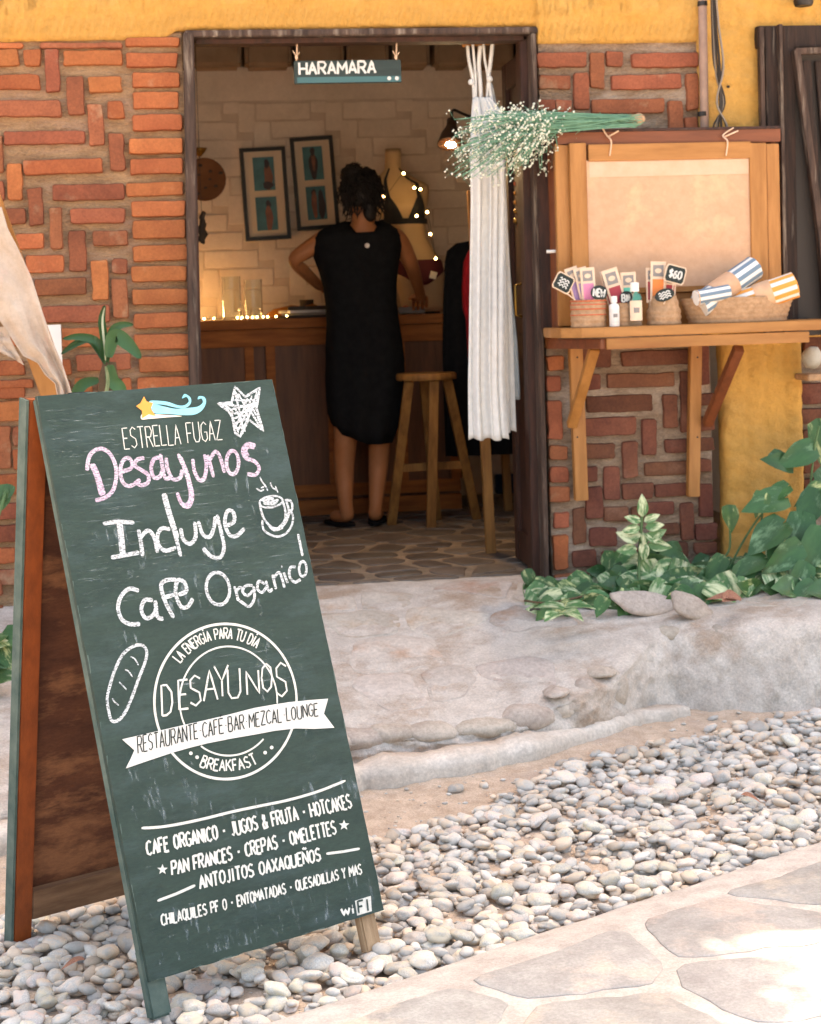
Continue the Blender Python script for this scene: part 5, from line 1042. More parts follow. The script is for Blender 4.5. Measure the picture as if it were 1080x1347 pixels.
for pts, wd in (([(615, 60), (617, 80), (622, 104), (624, 130)], .010), ([(622, 58), (624, 82), (626, 106), (626, 130)], .008), ([(632, 60), (630, 84), (632, 110), (633, 140)], .013), ([(636, 56), (638, 80), (642, 104), (640, 135)], .010), ([(648, 57), (645, 85), (643, 104), (648, 135)], .013)):
    m = MB(); L_ = smooth_pts([at(x, y, .095) for x, y in pts], 5); rows = [[p+Vector((-wd/2, .002, 0)), p+Vector((0, -.003, 0)), p+Vector((wd/2, .002, 0))] for p in L_]; m.loft(rows, closed=False); o = mk('strap', m, 'white_cloth', cur, smooth=True); md = o.modifiers.new('t', 'SOLIDIFY'); md.thickness = .002
for x, y in ((620, 108), (644, 104)): m = MB(); m.ell(at(x, y, .09), (.012, .009, .012), 10, 7); mk('knot', m, 'white_cloth', cur, smooth=True)
m = MB(); m.tube([at(608, 58, .12), at(690, 52, .12)], .011, 10); mk('curtain_rod', m, 'orange_wood_h', cur, smooth=True)
for x in (606, 692): m = MB(); a = at(x, 56, .12); m.box(a+Vector((0, -.02, .01)), (.012, .07, .03)); mk('rod_bracket', m, 'dark_metal', cur)
# lamp
lp = thing('wall_lamp', 'small lit lamp with a brown metal cone shade beside the white cloth', 'lamp', at(594, 190, .85))
c = at(593, 190, .85); tilt = Matrix.Rotation(.14, 3, 'Y') @ Matrix.Rotation(-.42, 3, 'X')
m = MB(); m.lathe(c, [(.056, 0), (.054, .004), (.040, .05), (.026, .075), (.020, .09), (.020, .115), (.017, .115), (.017, .09), (.023, .073), (.037, .047), (.052, 0)], 28, tilt); mk('shade', m, 'shade_metal', lp, smooth=True)
m = MB(); m.ell(c+tilt @ Vector((0, 0, .012)), .024, 14, 10); mk('bulb', m, 'bulb', lp, smooth=True)
m = MB(); m.tube(smooth_pts([c+tilt @ Vector((0, 0, .11)), c+Vector((.01, -.02, .135)), at(612, 151, .9), at(640, 160, 1.0), at(676, 165, .55)], 5), .006, 8); mk('arm', m, 'dark_metal', lp, smooth=True)
ld = bpy.data.lights.new('lamp_light', 'SPOT'); ld.energy = 7; ld.color = (1, .66, .36); ld.shadow_soft_size = .03; ld.spot_size = 2.3; ld.spot_blend = .8; lo = link(bpy.data.objects.new('lamp_light', ld)); lo.location = c-origin(lp)+tilt @ Vector((0, 0, -.012)); lo.parent = lp
lo.rotation_euler = tilt.to_euler()
# warm light of the bulbs hidden on the counter
gl = thing('counter_lamp', 'small warm light glowing low behind the glass jars', 'lamp', (at(283, 400, 2.62).x-.12, 2.62, ctop)); m = MB(); q = origin(gl)+Vector((0, 0, .05)); m.ell(q, (.022, .022, .026), 12, 9); mk('bulb', m, 'fairy', gl, smooth=True)
m = MB(); m.lathe(origin(gl), [(.001, 0), (.03, 0), (.03, .02), (.015, .024), (.001, .024)], 14); mk('foot', m, 'dark_metal', gl, smooth=2)
ld = bpy.data.lights.new('glow', 'POINT'); ld.energy = .55; ld.color = (1, .55, .22); ld.shadow_soft_size = .03; lo = link(bpy.data.objects.new('glow', ld)); lo.parent = gl; lo.location = (0, -.03, .06)
# name board over the door
nb = thing('name_board', 'dark slate name board with white lettering hanging by cords in the doorway', 'sign', at(457, 108, .04))
a, b = at(387, 95, .03), at(528, 94, .03); zt0, zb0 = at(457, 79, .03).z, at(457, 109, .03).z
m = MB(); m.box(((a.x+b.x)/2, .04, (zt0+zb0)/2), (b.x-a.x, .016, zt0-zb0)); pnl = mk('board', m, 'sign_slate', nb, bevel=.002)
m = MB(); p0, p1 = at(387, 101, .03), at(528, 101, .03); m.box(((p0.x+p1.x)/2+.004, .0312, zb0+.012), (p1.x-p0.x-.012, .002, .020)); mk('painted_stripe', m, 'sign_teal', pnl)
m = MB(); tb, te, th_ = at(394, 98, .0295), at(494, 96, .0295), at(393, 82, .0295)
def rib_face(m, Y, wobble=.3):
    c_ = [0]
    def r(P, w_):
        c_[0] += .00001; V = []; n = len(P)
        for i, p in enumerate(P):
            q0, q1 = Vector(P[max(i-1, 0)]), Vector(P[min(i+1, n-1)]); t = (q1-q0).normalized(); w2 = w_*(1+wobble*noise.noise(Vector((p[0]*90, p[1]*90, i)))*1.6)
            V += [(p[0]-t.y*w2/2, Y-c_[0], p[1]+t.x*w2/2), (p[0]+t.y*w2/2, Y-c_[0], p[1]-t.x*w2/2)]
        m.add(V, [(2*i, 2*i+1, 2*i+3, 2*i+2) for i in range(n-1)])
    return r
text_to(lambda t, h: (tb.x+(te.x-tb.x)*t, tb.z+(te.z-tb.z)*t+(th_.z-tb.z)*h), rib_face(m, .0312), 'HARAMARA', .0078, .3); mk('lettering', m, 'sign_banner', pnl, recalc=False)
for x, y, r_ in ((512, 103, .007), (522, 103, .007)): m = MB(); m.lathe((at(x, y, .03).x, .0302, at(x, y, .03).z), [(.001, .0015), (r_, .001), (r_, -.002), (.001, -.002)], 12, Matrix.Rotation(math.pi/2, 3, 'X')); mk('painted_dot', m, 'sign_banner', pnl)
for x in (390, 521):
    p = at(x, 80, .035); q = at(x+2, 56, .035); m = MB(); m.tube([(p.x, .04, p.z-.004), (p.x+.002, .036, (p.z+q.z)/2), (q.x, .045, q.z+.03)], .003, 6); mk('cord', m, 'string', nb, smooth=True)
    m = MB(); m.ell((p.x, .034, p.z+.012), (.006, .006, .009), 8, 6); m.tube([(p.x, .034, p.z+.015), (p.x-.012, .03, p.z+.035)], .0022, 5); m.tube([(p.x, .034, p.z+.015), (p.x+.012, .03, p.z+.03)], .0022, 5); mk('knot', m, 'string', nb, smooth=True)
# strings of trinkets against the door leaf
for i, (x, y0, y1) in enumerate(((679, 210, 300), (685, 215, 318))):
    p0 = at(x, y0, .3); p1 = at(x, y1, .3); t = thing('bead_string', ['string of orange and brown beads hanging left on the dark door leaf', 'string of small mixed beads hanging right on the dark door leaf'][i], 'bead string', p1, 'bead strings by the door leaf')
    m = MB(); m.tube([p0, p1], .001, 4); mk('cord', m, 'cable_dark', t)
    for k in range(7): m = MB(); m.ell(lerp(p0, p1, (k+.6)/7.4), (.011, .009, random.uniform(.006, .012)), 8, 6); mk('bead', m, random.choice(['brass', 'wicker_red', 'logo_orange', 'book_dark', 'book_grey']), t, smooth=True)
# ================================================ shutter box, hanging board, shelf
CF = -.20                                   # front of the shutter box
cab = thing('window_shutter_box', 'reddish wooden window box standing out from the brick wall above the shelf', 'window box', at(880, 428, CF))
def fb(name, px0, py0, px1, py1, y0, y1, mt, par, ref=None, **k):
    """box whose front face (y0) fills the photograph's rectangle"""
    a, b = at(px0, (py0+py1)/2, y0), at(px1, (py0+py1)/2, y0); p, q = at((px0+px1)/2, py0, y0), at((px0+px1)/2, py1, y0)
    m = MB(); m.box(((a.x+b.x)/2, (y0+y1)/2, (p.z+q.z)/2), (b.x-a.x, y1-y0, p.z-q.z)); return mk(name, m, mt, par, **k)
fb('top_rail', 733, 171, 1027, 189, CF, CF+.03, 'red_wood_h', cab, bevel=.002); fb('top_board', 733, 168, 1027, 172, CF-.004, -.03, 'dark_wood', cab, bevel=.002)
fb('stile', 733, 189, 752, 429, CF+.0, CF+.03, 'orange_wood', cab, bevel=.002); fb('stile', 1010, 189, 1027, 429, CF, CF+.03, 'orange_wood', cab, bevel=.002)
fb('back_panel', 752, 189, 1010, 429, CF+.018, CF+.028, 'red_wood', cab)
fb('bottom_rail', 752, 385, 1010, 428, CF+.002, CF+.018, 'orange_wood_h', cab, bevel=.002)
xa = at(734, 300, CF).x; xb = at(1026, 300, CF).x; ztp = at(880, 172, CF).z; zbt = at(880, 429, CF).z
m = MB(); m.box((xa+.009, (CF+.03-.02)/2, (ztp+zbt)/2), (.018, abs(CF)-.05, ztp-zbt)); mk('side_board', m, 'red_wood', cab)
m = MB(); m.box((xb-.009, (CF+.03-.02)/2, (ztp+zbt)/2), (.018, abs(CF)-.05, ztp-zbt)); mk('side_board', m, 'red_wood', cab)
x0 = at(706, 300, -.05).x; m = MB(); m.box((x0+.035, -.035, (ztp+zbt)/2-.01), (.06, .05, ztp-zbt-.02)); mk('trim_board', m, 'dark_wood', cab, bevel=.003)
m = MB(); p = at(719, 331, CF+.06); m.tube([p, p+Vector((.02, -.006, 0)), p+Vector((.03, -.015, .0))], .006, 8); mk('latch', m, 'paper_white', cab, smooth=True)
hb = thing('hanging_board', 'orange framed kraft pin board hung by strings on the front of the window box', 'pin board', at(880, 380, CF))
H0, H1 = CF-.022, CF-.002
fb('frame', 752, 188, 774, 428, H0, H1, 'orange_wood', hb, bevel=.002); fb('frame', 988, 188, 1010, 428, H0, H1, 'orange_wood', hb, bevel=.002); fb('frame', 774, 188, 988, 210, H0+.0005, H1, 'orange_wood_h', hb, bevel=.002); fb('frame', 774, 377, 988, 384, H0+.006, H1, 'orange_wood_h', hb)
fb('kraft_panel', 773, 209, 989, 378, H0+.008, H1-.001, 'kraft', hb); fb('paper_strip', 775, 211, 985, 231, H0+.0065, H0+.0075, 'strip_pale', hb)
for px in (804, 957):
    m = MB(); a = at(px, 186, H0-.004); m.tube(smooth_pts([at(px-2, 205, H0-.004), a, at(px-6, 178, CF-.01), at(px-12 if px < 900 else px+8, 168, CF-.012)], 5), .0028, 6); m.tube([at(px-4, 180, CF-.012), at(px+10 if px < 900 else px+14, 172, CF-.02)], .003, 6); mk('string', m, 'string', hb, smooth=True)
# shelf with brackets
SD = -.44
shf = thing('wall_shelf', 'orange wooden wall shelf on two slanted brackets below the window box', 'shelf', at(900, 440, SD))
zs = at(900, 427, SD).z; zsb = at(900, 440, SD).z
pl = [(at(714, 432, -.02).x, -.02), (at(716, 432, -.14).x, -.14)]+[(at(724, 432, -.26).x, -.26), (at(738, 432, -.36).x, -.36), (at(765, 432, -.42).x, -.42), (at(795, 432, SD).x, SD)]+[(at(1120, 432, SD).x, SD), (at(1120, 432, SD).x, -.02)]
m = MB(); m.prism(pl, lambda u, v, d: (u, v, d), zsb, zs); mk('shelf_board', m, 'orange_wood_h', shf, bevel=.003)
fb('front_apron', 798, 440.5, 1065, 455, SD+.01, SD+.032, 'orange_wood_h', shf, bevel=.002)
m = MB(); a0 = Vector((at(716, 445, -.03).x+.02, -.03, 0)); a1 = Vector((at(798, 445, SD+.02).x, SD+.02, 0)); zz = (at(900, 441, SD).z+at(900, 455, SD).z)/2; m.bar(a0+Vector((0, 0, zz-.005)), a1+Vector((-.012, 0, zz-.002)), .022, .034); mk('side_apron', m, 'red_wood_h', shf, bevel=.002)
for (vx0, vx1, vb), (dx, dy, ex, ey), mt in (((748, 765, 658), (782, 458, 752, 560), 'orange_wood'), ((907, 922, 653), (972, 458, 930, 558), 'red_wood')):
    a = at((vx0+vx1)/2, 452, -.045); b = at((vx0+vx1)/2+(8 if vx0 < 800 else -3), vb, -.045); wd = (at(vx1, 500, -.045)-at(vx0, 500, -.045)).length
    m = MB(); m.bar(a, b, wd, .035, up=(0, -1, 0)); mk('bracket_post', m, 'orange_wood', shf, bevel=.002)
    t = at(dx, dy, SD+.06 if vx0 > 800 else -.30); e = at(ex, ey, -.075); m = MB(); m.bar(t, e, .035, .03, up=(0, -1, 0)); mk('bracket_brace', m, mt, shf, bevel=.002)
    for yy in (470, 575): m = MB(); q = at((vx0+vx1)/2+3, yy, -.064); m.lathe(q, [(.001, .001), (.0035, .001), (.0035, -.001), (.001, -.001)], 8, Matrix.Rotation(math.pi/2, 3, 'X')); mk('screw', m, 'dark_metal', shf)

# ---- goods on the shelf
def woven(c, prof, n=40, bands=14, amp=.0016, sq=(1, 1), M=None):
    m = MB(); P = []; T = np.linspace(0, len(prof)-1, bands*4)
    for t in T:
        r = float(np.interp(t, range(len(prof)), [p[0] for p in prof])); z = float(np.interp(t, range(len(prof)), [p[1] for p in prof])); P.append((r+amp*math.sin(t/(len(prof)-1)*bands*2*math.pi), z))
    rings = []
    for i, (r, z) in enumerate(P): rings.append([Vector(c)+Vector((r*sq[0]*math.cos(a)*(1+.012*math.sin(a*n/2+i*1.57)), r*sq[1]*math.sin(a)*(1+.012*math.sin(a*n/2+i*1.57)), z)) for a in np.linspace(0, 2*math.pi, n*2+1)[:-1]])
    m.loft(rings, cap=False); return m
YB = -.34
def small_basket(x0, x1, y0, lb, wx0=None, wx1=None, stripes=False, Yb=YB):
    c = at((x0+x1)/2, 428, Yb); c.z = zs+.001; r0 = (at(x1, 420, Yb)-at(x0, 420, Yb)).length/2; r1 = (at(wx1 or x1, 390, Yb)-at(wx0 or x0, 390, Yb)).length/2; h = at(0, y0, Yb).z-at(0, 428, Yb).z
    m = woven(c, [(r0, 0), (r0*1.01, h*.4), (r1, h), (r1*.94, h*.98), (r0*.92, h*.3), (r0*.9, .006)], bands=10); o = tag(mk('woven_basket', m, 'wicker', None, smooth=True, loc=c), lb, 'basket', 'small woven baskets on the shelf')
    m = MB(); m.lathe(c+Vector((0, 0, .002)), [(.001, 0), (r0*.98, 0), (r0*.98, .004), (.001, .004)], 24); mk('base', m, 'wicker', o)
    if stripes:
        for k in (.45, .66, .82, .95): m = MB(); rr = r0+(r1-r0)*k+.0022; m.lathe(c+Vector((0, 0, h*k)), [(rr, -.002), (rr+.0012, 0), (rr, .002)], 32); mk('red_stripe', m, 'wicker_red', o, smooth=True)
    return c, r0, h
b1 = small_basket(752, 797, 390, 'small striped basket at the left end of the shelf, holding purple and pink cards', stripes=True)
b2 = small_basket(803, 838, 396, 'small basket half hidden behind the two bottles')
b3 = small_basket(852, 895, 388, 'small flared basket right of the bottles, holding a $60 tag', 857, 890)
def cardp(px0, py0, px1, py1, wpx, Y, c1, lb, tilt_y=0):
    """card from bottom centre (px0,py0) to top centre (px1,py1)"""
    a, b = at(px0, py0, Y), at(px1, py1, Y+tilt_y); wd = (at(px0+wpx, py0, Y)-at(px0, py0, Y)).length; d = (b-a); L = d.length; d.normalize(); side = d.cross(Vector((0, 1, 0))).normalized(); n = side.cross(d); Mx = Matrix((side, n, d)).transposed()
    def pt(u, v, w_): return tuple(a+side*u+d*v+n*w_)
    sgn = 1 if n.y < 0 else -1
    t = thing('product_card', lb, 'card', a, 'product cards in the baskets')
    def rect(nm, u0, u1, v0, v1, w0, w1, mt): m = MB(); m.prism([(u0, v0), (u1, v0), (u1, v1), (u0, v1)], lambda u, v, d_: pt(u, v, d_*sgn), w0, w1); return mk(nm, m, mt, t)
    rect('card_stock', -wd/2, wd/2, 0, L, -.0005, .0008, 'card_cream'); rect('colour_field', -wd/2+wd*.14, wd/2-wd*.14, L*.08, L*.60, .0009, .0014, c1)
    pf = rect('label_field', -wd/2+wd*.16, wd/2-wd*.16, L*.66, L*.92, .0009, .0014, 'card_grey'); m = MB(); m.prism([(wd*.22*math.cos(q), L*.79+wd*.16*math.sin(q)) for q in np.linspace(0, 6.28, 13)[:-1]], lambda u, v, d_: pt(u, v, d_*sgn), .0015, .0019); mk('label_print', m, 'card_cream', pf)
    return t
cardp(765, 400, 750, 352, 17, YB, 'card_purple', 'leftmost card, purple, in the striped basket'); cardp(774, 402, 762, 352, 17, YB-.012, 'card_purple', 'second purple card beside the pink one in the striped basket'); cardp(776, 404, 772, 352, 19, YB-.02, 'card_pink', 'pink card leaning in the striped basket')
cardp(818, 412, 801, 354, 21, YB-.012, 'card_wine', 'wine red card behind the white bottle'); cardp(829, 408, 826, 358, 20, YB, 'card_teal', 'teal card behind the clear bottle'); cardp(808, 405, 795, 356, 14, YB+.008, 'card_wine', 'second dark red card half hidden behind the wine red one')
cardp(865, 402, 866, 344, 20, YB-.01, 'card_orange', 'orange card standing tallest in the flared basket'); cardp(858, 398, 857, 352, 15, YB+.005, 'card_wine', 'brown edged card behind the orange one'); cardp(880, 400, 883, 358, 15, YB+.005, 'card_wine', 'dark red card behind the $60 tag')
def tagsign(cx, cy, rx, ry, rot, shape, lb, txt, Y, stick, frame=True):
    c = at(cx, cy, Y); k = (at(cx+1, cy, Y)-c).length; t = thing('price_tag', lb, 'price tag', c, 'chalk tags on sticks'); Mx = Matrix.Rotation(rot, 3, 'Y')
    def pt(u, v, d): return tuple(c+Mx @ Vector((u, d, v)))
    if shape == 'rect': P = [(-rx, -ry*.7), (-rx*.85, -ry), (rx*.85, -ry), (rx, -ry*.7), (rx, ry*.7), (rx*.85, ry), (-rx*.85, ry), (-rx, ry*.7)]
    else: P = [(rx*math.cos(a), ry*math.sin(a)) for a in np.linspace(0, 6.28, 21)[:-1]]
    P = [(u*k, v*k) for u, v in P]
    m = MB(); m.prism([(u*1.13, v*1.16) for u, v in P] if frame else P, pt, -.003, .001); mk('tag_frame', m, 'card_cream' if frame else 'tag_black', t)
    m = MB(); m.prism(P, pt, -.0045, -.0031); mk('tag_face', m, 'tag_black', t)
    m = MB(); cc = [0]
    def r(Pp, w_):
        cc[0] += .00001; V = []; n = len(Pp)
        for i, p in enumerate(Pp):
            q0, q1 = Vector(Pp[max(i-1, 0)]), Vector(Pp[min(i+1, n-1)]); tt = (q1-q0).normalized(); V += [pt(p[0]-tt.y*w_/2, p[1]+tt.x*w_/2, -.0049-cc[0]), pt(p[0]+tt.y*w_/2, p[1]-tt.x*w_/2, -.0049-cc[0])]
        m.add(V, [(2*i, 2*i+1, 2*i+3, 2*i+2) for i in range(n-1)])
    if txt: text_to(lambda tt, h: ((-rx*.68+rx*1.36*tt)*k, (-ry*.5+ry*1.0*h)*k), r, txt, k*2.2, .25)
    else:
        for yy in (.4, 0, -.4): r([((-.6+1.2*i/8)*rx*k, (yy+.18*math.sin(i*2.2))*ry*k) for i in range(9)], k*1.6)
    mk('tag_writing', m, 'sign_banner', t, recalc=False)
    m = MB(); m.tube([c+Mx @ Vector((0, 0, -ry*k*.8)), at(*stick, Y)], .0022, 6); mk('stick', m, 'card_cream', t)
tagsign(741, 372, 11, 10, .5, 'rect', 'small framed chalk tag tilted at the far left of the shelf', None, YB-.03, (757, 395))
tagsign(788, 385, 11, 9.5, .1, 'oval', 'round black tag with white letters at the right of the striped basket', 'NEW', YB-.045, (786, 400), False)
tagsign(824, 392, 9, 9, 0, 'oval', 'black round tag half hidden between the two bottles', 'BIO', YB-.03, (826, 408), False)
tagsign(888, 361, 12, 10, .28, 'rect', 'framed black tag reading $60 above the flared basket', '$60', YB-.03, (884, 392))
tagsign(874, 388, 13, 8, -.3, 'oval', 'oval black tag with white scribble on the rim of the flared basket', None, YB-.05, (873, 400), False)
def bottle(x0, x1, yt, yb, lb, mt, Y):
    c = at((x0+x1)/2, yb, Y); c.z = zs+.001; r = (at(x1, 400, Y)-at(x0, 400, Y)).length/2; h = at(0, yt, Y).z-at(0, yb, Y).z
    m = MB(); m.lathe(c, [(.001, 0), (r*.95, 0), (r, .004), (r, h*.66), (r*.85, h*.72), (r*.45, h*.76), (r*.45, h*.8), (.001, h*.8)], 20); o = tag(mk('bottle', m, mt, None, smooth=2, loc=c), lb, 'bottle', 'small bottles on the shelf')
    m = MB(); m.lathe(c+Vector((0, 0, h*.79)), [(.001, 0), (r*.62, 0), (r*.62, h*.2), (r*.5, h*.21), (.001, h*.21)], 16); mk('cap', m, 'paper_white', o, smooth=2)
    m = MB(); m.loft([[c+Vector(((r+.0008)*math.cos(a), (r+.0008)*math.sin(a), h*zz)) for a in np.linspace(-2.6, -.5, 12)] for zz in (.12, .58)], closed=False); lbm = mk('label', m, 'card_cream' if mt != 'paper_white' else 'sign_banner', o)
    m = MB(); m.loft([[c+Vector(((r+.0014)*math.cos(a), (r+.0014)*math.sin(a), h*zz)) for a in np.linspace(-2.0, -1.2, 6)] for zz in (.3, .42)], closed=False); mk('label_print', m, 'card_grey', lbm)
bottle(802, 815, 388, 430, 'small opaque white bottle, left of the two bottles on the shelf', 'paper_white', SD+.05)
bottle(827, 845, 371, 431, 'taller clear bottle with white cap, right of the two bottles', 'bottle_glass', SD+.045)
# big oval basket
YO = -.31; c = at(970, 427, YO); c.z = zs+.001; ra = (at(1034, 410, YO)-at(908, 410, YO)).length/2; rb_ = (at(1046, 395, YO)-at(899, 395, YO)).length/2; h = at(0, 392, YO).z-at(0, 427, YO).z
m = woven(c, [(ra, 0), (ra+(rb_-ra)*.5, h*.5), (rb_, h), (rb_*.985, h*1.0), (ra+(rb_-ra)*.4, h*.45), (ra*.95, .008)], n=70, bands=14, sq=(1, .5)); ob = tag(mk('oval_basket', m, 'wicker', None, smooth=True, loc=c), 'large oval woven basket at the right end of the shelf holding rolled striped cloths', 'basket')
m = MB(); m.lathe(c+Vector((0, 0, .002)), [(.001, 0), (ra*.98, 0), (ra*.98, .004), (.001, .004)], 32, sq=(1, .5)); mk('base', m, 'wicker', ob)
def roll(p0, p1, r, Y0, Y1, mt, lb, bandt=(.1, .5), ns=9):
    a, b = at(*p0, Y0), at(*p1, Y1); d = (b-a); L = d.length; d.normalize(); s1 = d.cross(Vector((0, 0, 1))).normalized(); s2 = s1.cross(d)
    def cyl(t0, t1, rr, a0=0, a1=2*math.pi, n=28, rin=0): 
        m = MB(); full = a1-a0 > 6.2; A = np.linspace(a0, a1, n+1); A = A[:-1] if full else A
        m.loft([[a+d*(L*t)+(s1*math.cos(q)+s2*math.sin(q))*rr*(1+.02*math.sin(q*3)) for q in A] for t in np.linspace(t0, t1, 4)], closed=full, cap=full); return m
    o = tag(mk('cloth_roll', cyl(0, 1, r), 'paper_white', None, smooth=2, loc=a), lb, 'cloth roll', 'rolled striped cloths in the oval basket')
    for k in range(ns): q = 2*math.pi*k/ns; mk('stripe', cyl(0, 1.002, r*1.03, q, q+math.pi/ns, 4), mt, o, smooth=True)
    for k in range(3): m = MB(); m.tube([b+d*.002*(k+1)+(s1*math.cos(q)+s2*math.sin(q))*r*(.75-.22*k) for q in np.linspace(0, 6.0, 18)], .002, 4); mk('rolled_edge', m, mt, o)
    mk('paper_band', cyl(bandt[0], bandt[1], r*1.07), 'kraft', o, smooth=2)
roll((920, 402), (992, 352), .042, YO-.06, YO, 'stripe_blue', 'blue and white striped cloth roll with kraft band in the oval basket', (.25, .60)); roll((965, 402), (1046, 374), .045, YO-.02, YO-.07, 'stripe_orange', 'orange and white striped cloth roll at the right of the oval basket', (.35, .62))
roll((915, 392), (958, 384), .026, YO-.09, YO-.075, 'stripe_blue', 'small blue striped cloth end lying low on the left rim of the oval basket', (.02, .05), 7)

# ================================================ pipe, cables, old window, wall lamp
cp = thing('conduit_pipe', 'straight pinkish grey conduit pipe running down the wall beside the cables', 'pipe', at(928, 168, -.06))
m = MB(); m.tube([at(923, -60, -.065), at(925, 60, -.065), at(931, 420, -.065)], .0155, 14); mk('pipe', m, 'conduit', cp, smooth=True)
for y in (5, 150): m = MB(); p = at(924, y, -.065); m.tube([p+Vector((0, 0, -.008)), p+Vector((0, 0, .008))], .018, 14); mk('clip', m, 'dark_metal', cp, smooth=2)
cbt = thing('cable_bundle', 'loose bundle of grey and dark cables hanging on the yellow wall', 'cables', at(950, 168, -.07))
for k in range(7):
    o_ = -6+2*k+random.uniform(-1, 1); P = [(938+o_*.4, -30), (941+o_*.7, 30), (946+o_, 90+random.uniform(-9, 9)), (948-o_*.9, 135), (948+o_*1.7, 172), (950+o_, 240)]
    m = MB(); m.tube(smooth_pts([at(x, y, -.085-.006*k) for x, y in P], 5), random.choice((.0028, .0035, .0045)), 6); mk('cable', m, random.choice(['cable_dark', 'cable_grey', 'cable_grey']), cbt, smooth=True)
m = MB(); m.ell(at(958, 114, -.05), (.007, .006, .005), 8, 6); mk('clip', m, 'dark_metal', cbt)
win = thing('old_window', 'dark weathered wooden window with a slanting open casement on the yellow wall', 'window', at(1040, 430, -.05))
def lean(name, p0, p1, wpx, Y0, Y1, th, mt, par=win, Yb=None):
    a, b = at(*p0, Y0), at(*p1, Yb if Yb is not None else Y0); wd = (at(p0[0]+wpx, p0[1], Y0)-at(*p0, Y0)).length; m = MB(); m.bar(a, b, wd, th, up=(0, -1, 0)); return mk(name, m, mt, par, bevel=.002)
lean('outer_trim', (1000, 36), (1009, 440), 6, -.06, -.06, .03, 'worn_wood'); lean('jamb', (1012, 36), (1021, 440), 17, -.05, 0, .05, 'old_window_wood'); lean('jamb_edge', (1024, 33), (1032, 440), 5, -.075, 0, .05, 'worn_wood')
lean('inner_jamb', (1034, 36), (1040, 440), 15, -.055, 0, .05, 'old_window_wood'); fb('head', 997, 33, 1160, 62, -.07, -.02, 'old_window_wood', win, bevel=.003)
fb('opening_shade_sheet', 1040, 60, 1160, 440, -.065, -.06, 'cable_dark', win)  # solid sheet, the shade inside the window put into its dark colour
lean('casement_stile', (1047, 66), (1078, 300), 9, -.10, 0, .03, 'worn_wood'); lean('casement_stile', (1078, 300), (1092, 440), 9, -.10, 0, .03, 'worn_wood'); lean('casement_rail', (1045, 68), (1150, 64), 8, -.098, 0, .03, 'worn_wood')
for k in range(5): lean('slat', (1060+17*k, 80), (1090+17*k, 440), 11, -.085+.006*(k % 2), 0, .016, 'old_window_wood')
fx = thing('wall_fixture', 'dark rounded metal fixture high on the yellow wall above the old window', 'wall lamp', at(1057, 8, -.1)); m = MB(); m.lathe(at(1057, 8, -.1), [(.001, 0), (.03, .0), (.035, .01), (.036, .05), (.02, .07), (.001, .07)], 18); mk('cover', m, 'dark_metal', fx, smooth=2); m = MB(); q = at(1057, -6, -.06); m.box(q, (.025, .08, .025)); mk('mount', m, 'dark_metal', fx)
# small ledge and stone on the far right bricks
m = MB(); p = at(1082, 495, -.12); m.box(p, (.16, .14, .022)); top('brick_ledge', m, 'wicker', 'narrow wooden ledge on the bricks right of the yellow pillar', 'ledge', bevel=.004)
m = MB(); m.ell(at(1068, 470, -.12), (.038, .035, .04), 16, 10); m.v = [tuple(Vector(p)+Vector((0, 0, .006*fbm(p[0]*40, p[1]*40, p[2]*40)))) for p in m.v]; top('shell', m, 'pebble', 'rounded whitish stone resting on the ledge right of the yellow pillar', 'stone', smooth=True)

# ================================================ baby's breath
fbn = thing('flower_bunch', "bunch of dried baby's breath lying across the top of the window box", 'flowers', at(760, 165, -.16))
stems = MB(); bl = MB(); lf_ = MB(); rr_ = random.Random(3)
def fpt(x, y, Y): return at(x, y, Y)
for k in range(210):
    y0 = 157+rr_.uniform(-9, 9); Yk = -.20+rr_.uniform(-.05, .05); ex = rr_.gauss(664, 42); ex = max(598, min(745, ex)); ey = 188+rr_.gauss(0, 24)-(ex-650)*.14; ey = max(146, min(232, ey)); Ye = -.2+rr_.uniform(-.08, .08)
    mid = (rr_.uniform(700, 745), 160+rr_.uniform(-12, 14)); st_ = (rr_.uniform(770, 846), y0+2)
    P = smooth_pts([fpt(*st_, Yk), fpt(*mid, Yk-.01), fpt((mid[0]+ex)/2, (mid[1]+ey)/2-4, Ye), fpt(ex, ey, Ye)], 4); stems.tube(P, .0014, 3, cap=False)
    for j in range(rr_.randint(5, 9)):
        q = P[rr_.randint(len(P)*5//9, len(P)-1)]; e = q+Vector((rr_.gauss(0, .018), rr_.gauss(0, .018), rr_.gauss(-.004, .018))); stems.tube([q, e], .0006, 3, cap=False)
        for _ in range(rr_.randint(1, 3)): bl.ell(e+Vector((rr_.gauss(0, .006),)*3), rr_.uniform(.0022, .0042), 6, 4)
for k in range(90):
    x = rr_.uniform(700, 835); q = fpt(x, 158+rr_.gauss(0, 7 if x < 790 else 3.5)-(0 if x > 740 else (740-x)*-.1), -.2+rr_.uniform(-.06, .05)); e = q+Vector((rr_.uniform(-.05, .05), rr_.uniform(-.01, .01), rr_.uniform(-.014, .014))); lf_.tube([q, (q+e)/2+Vector((0, 0, rr_.uniform(-.008, .008))), e], [.0006, .0013, .0003], 4)
o = mk('stems', stems, 'bloom_green', fbn, recalc=False); tag(o, kind='stuff'); o = mk('blossoms', bl, 'bloom_white', fbn, smooth=True, recalc=False); tag(o, kind='stuff'); o = mk('foliage', lf_, 'bloom_green', fbn, recalc=False); tag(o, kind='stuff')
m = MB(); m.ell(at(838, 157, -.2), (.028, .025, .018), 12, 8); m.v = [tuple(Vector(p)+Vector((fbm(p[0]*60, p[1]*60, p[2]*60),)*3)*.01) for p in m.v]; mk('dry_stem_ends', m, 'wicker', fbn)

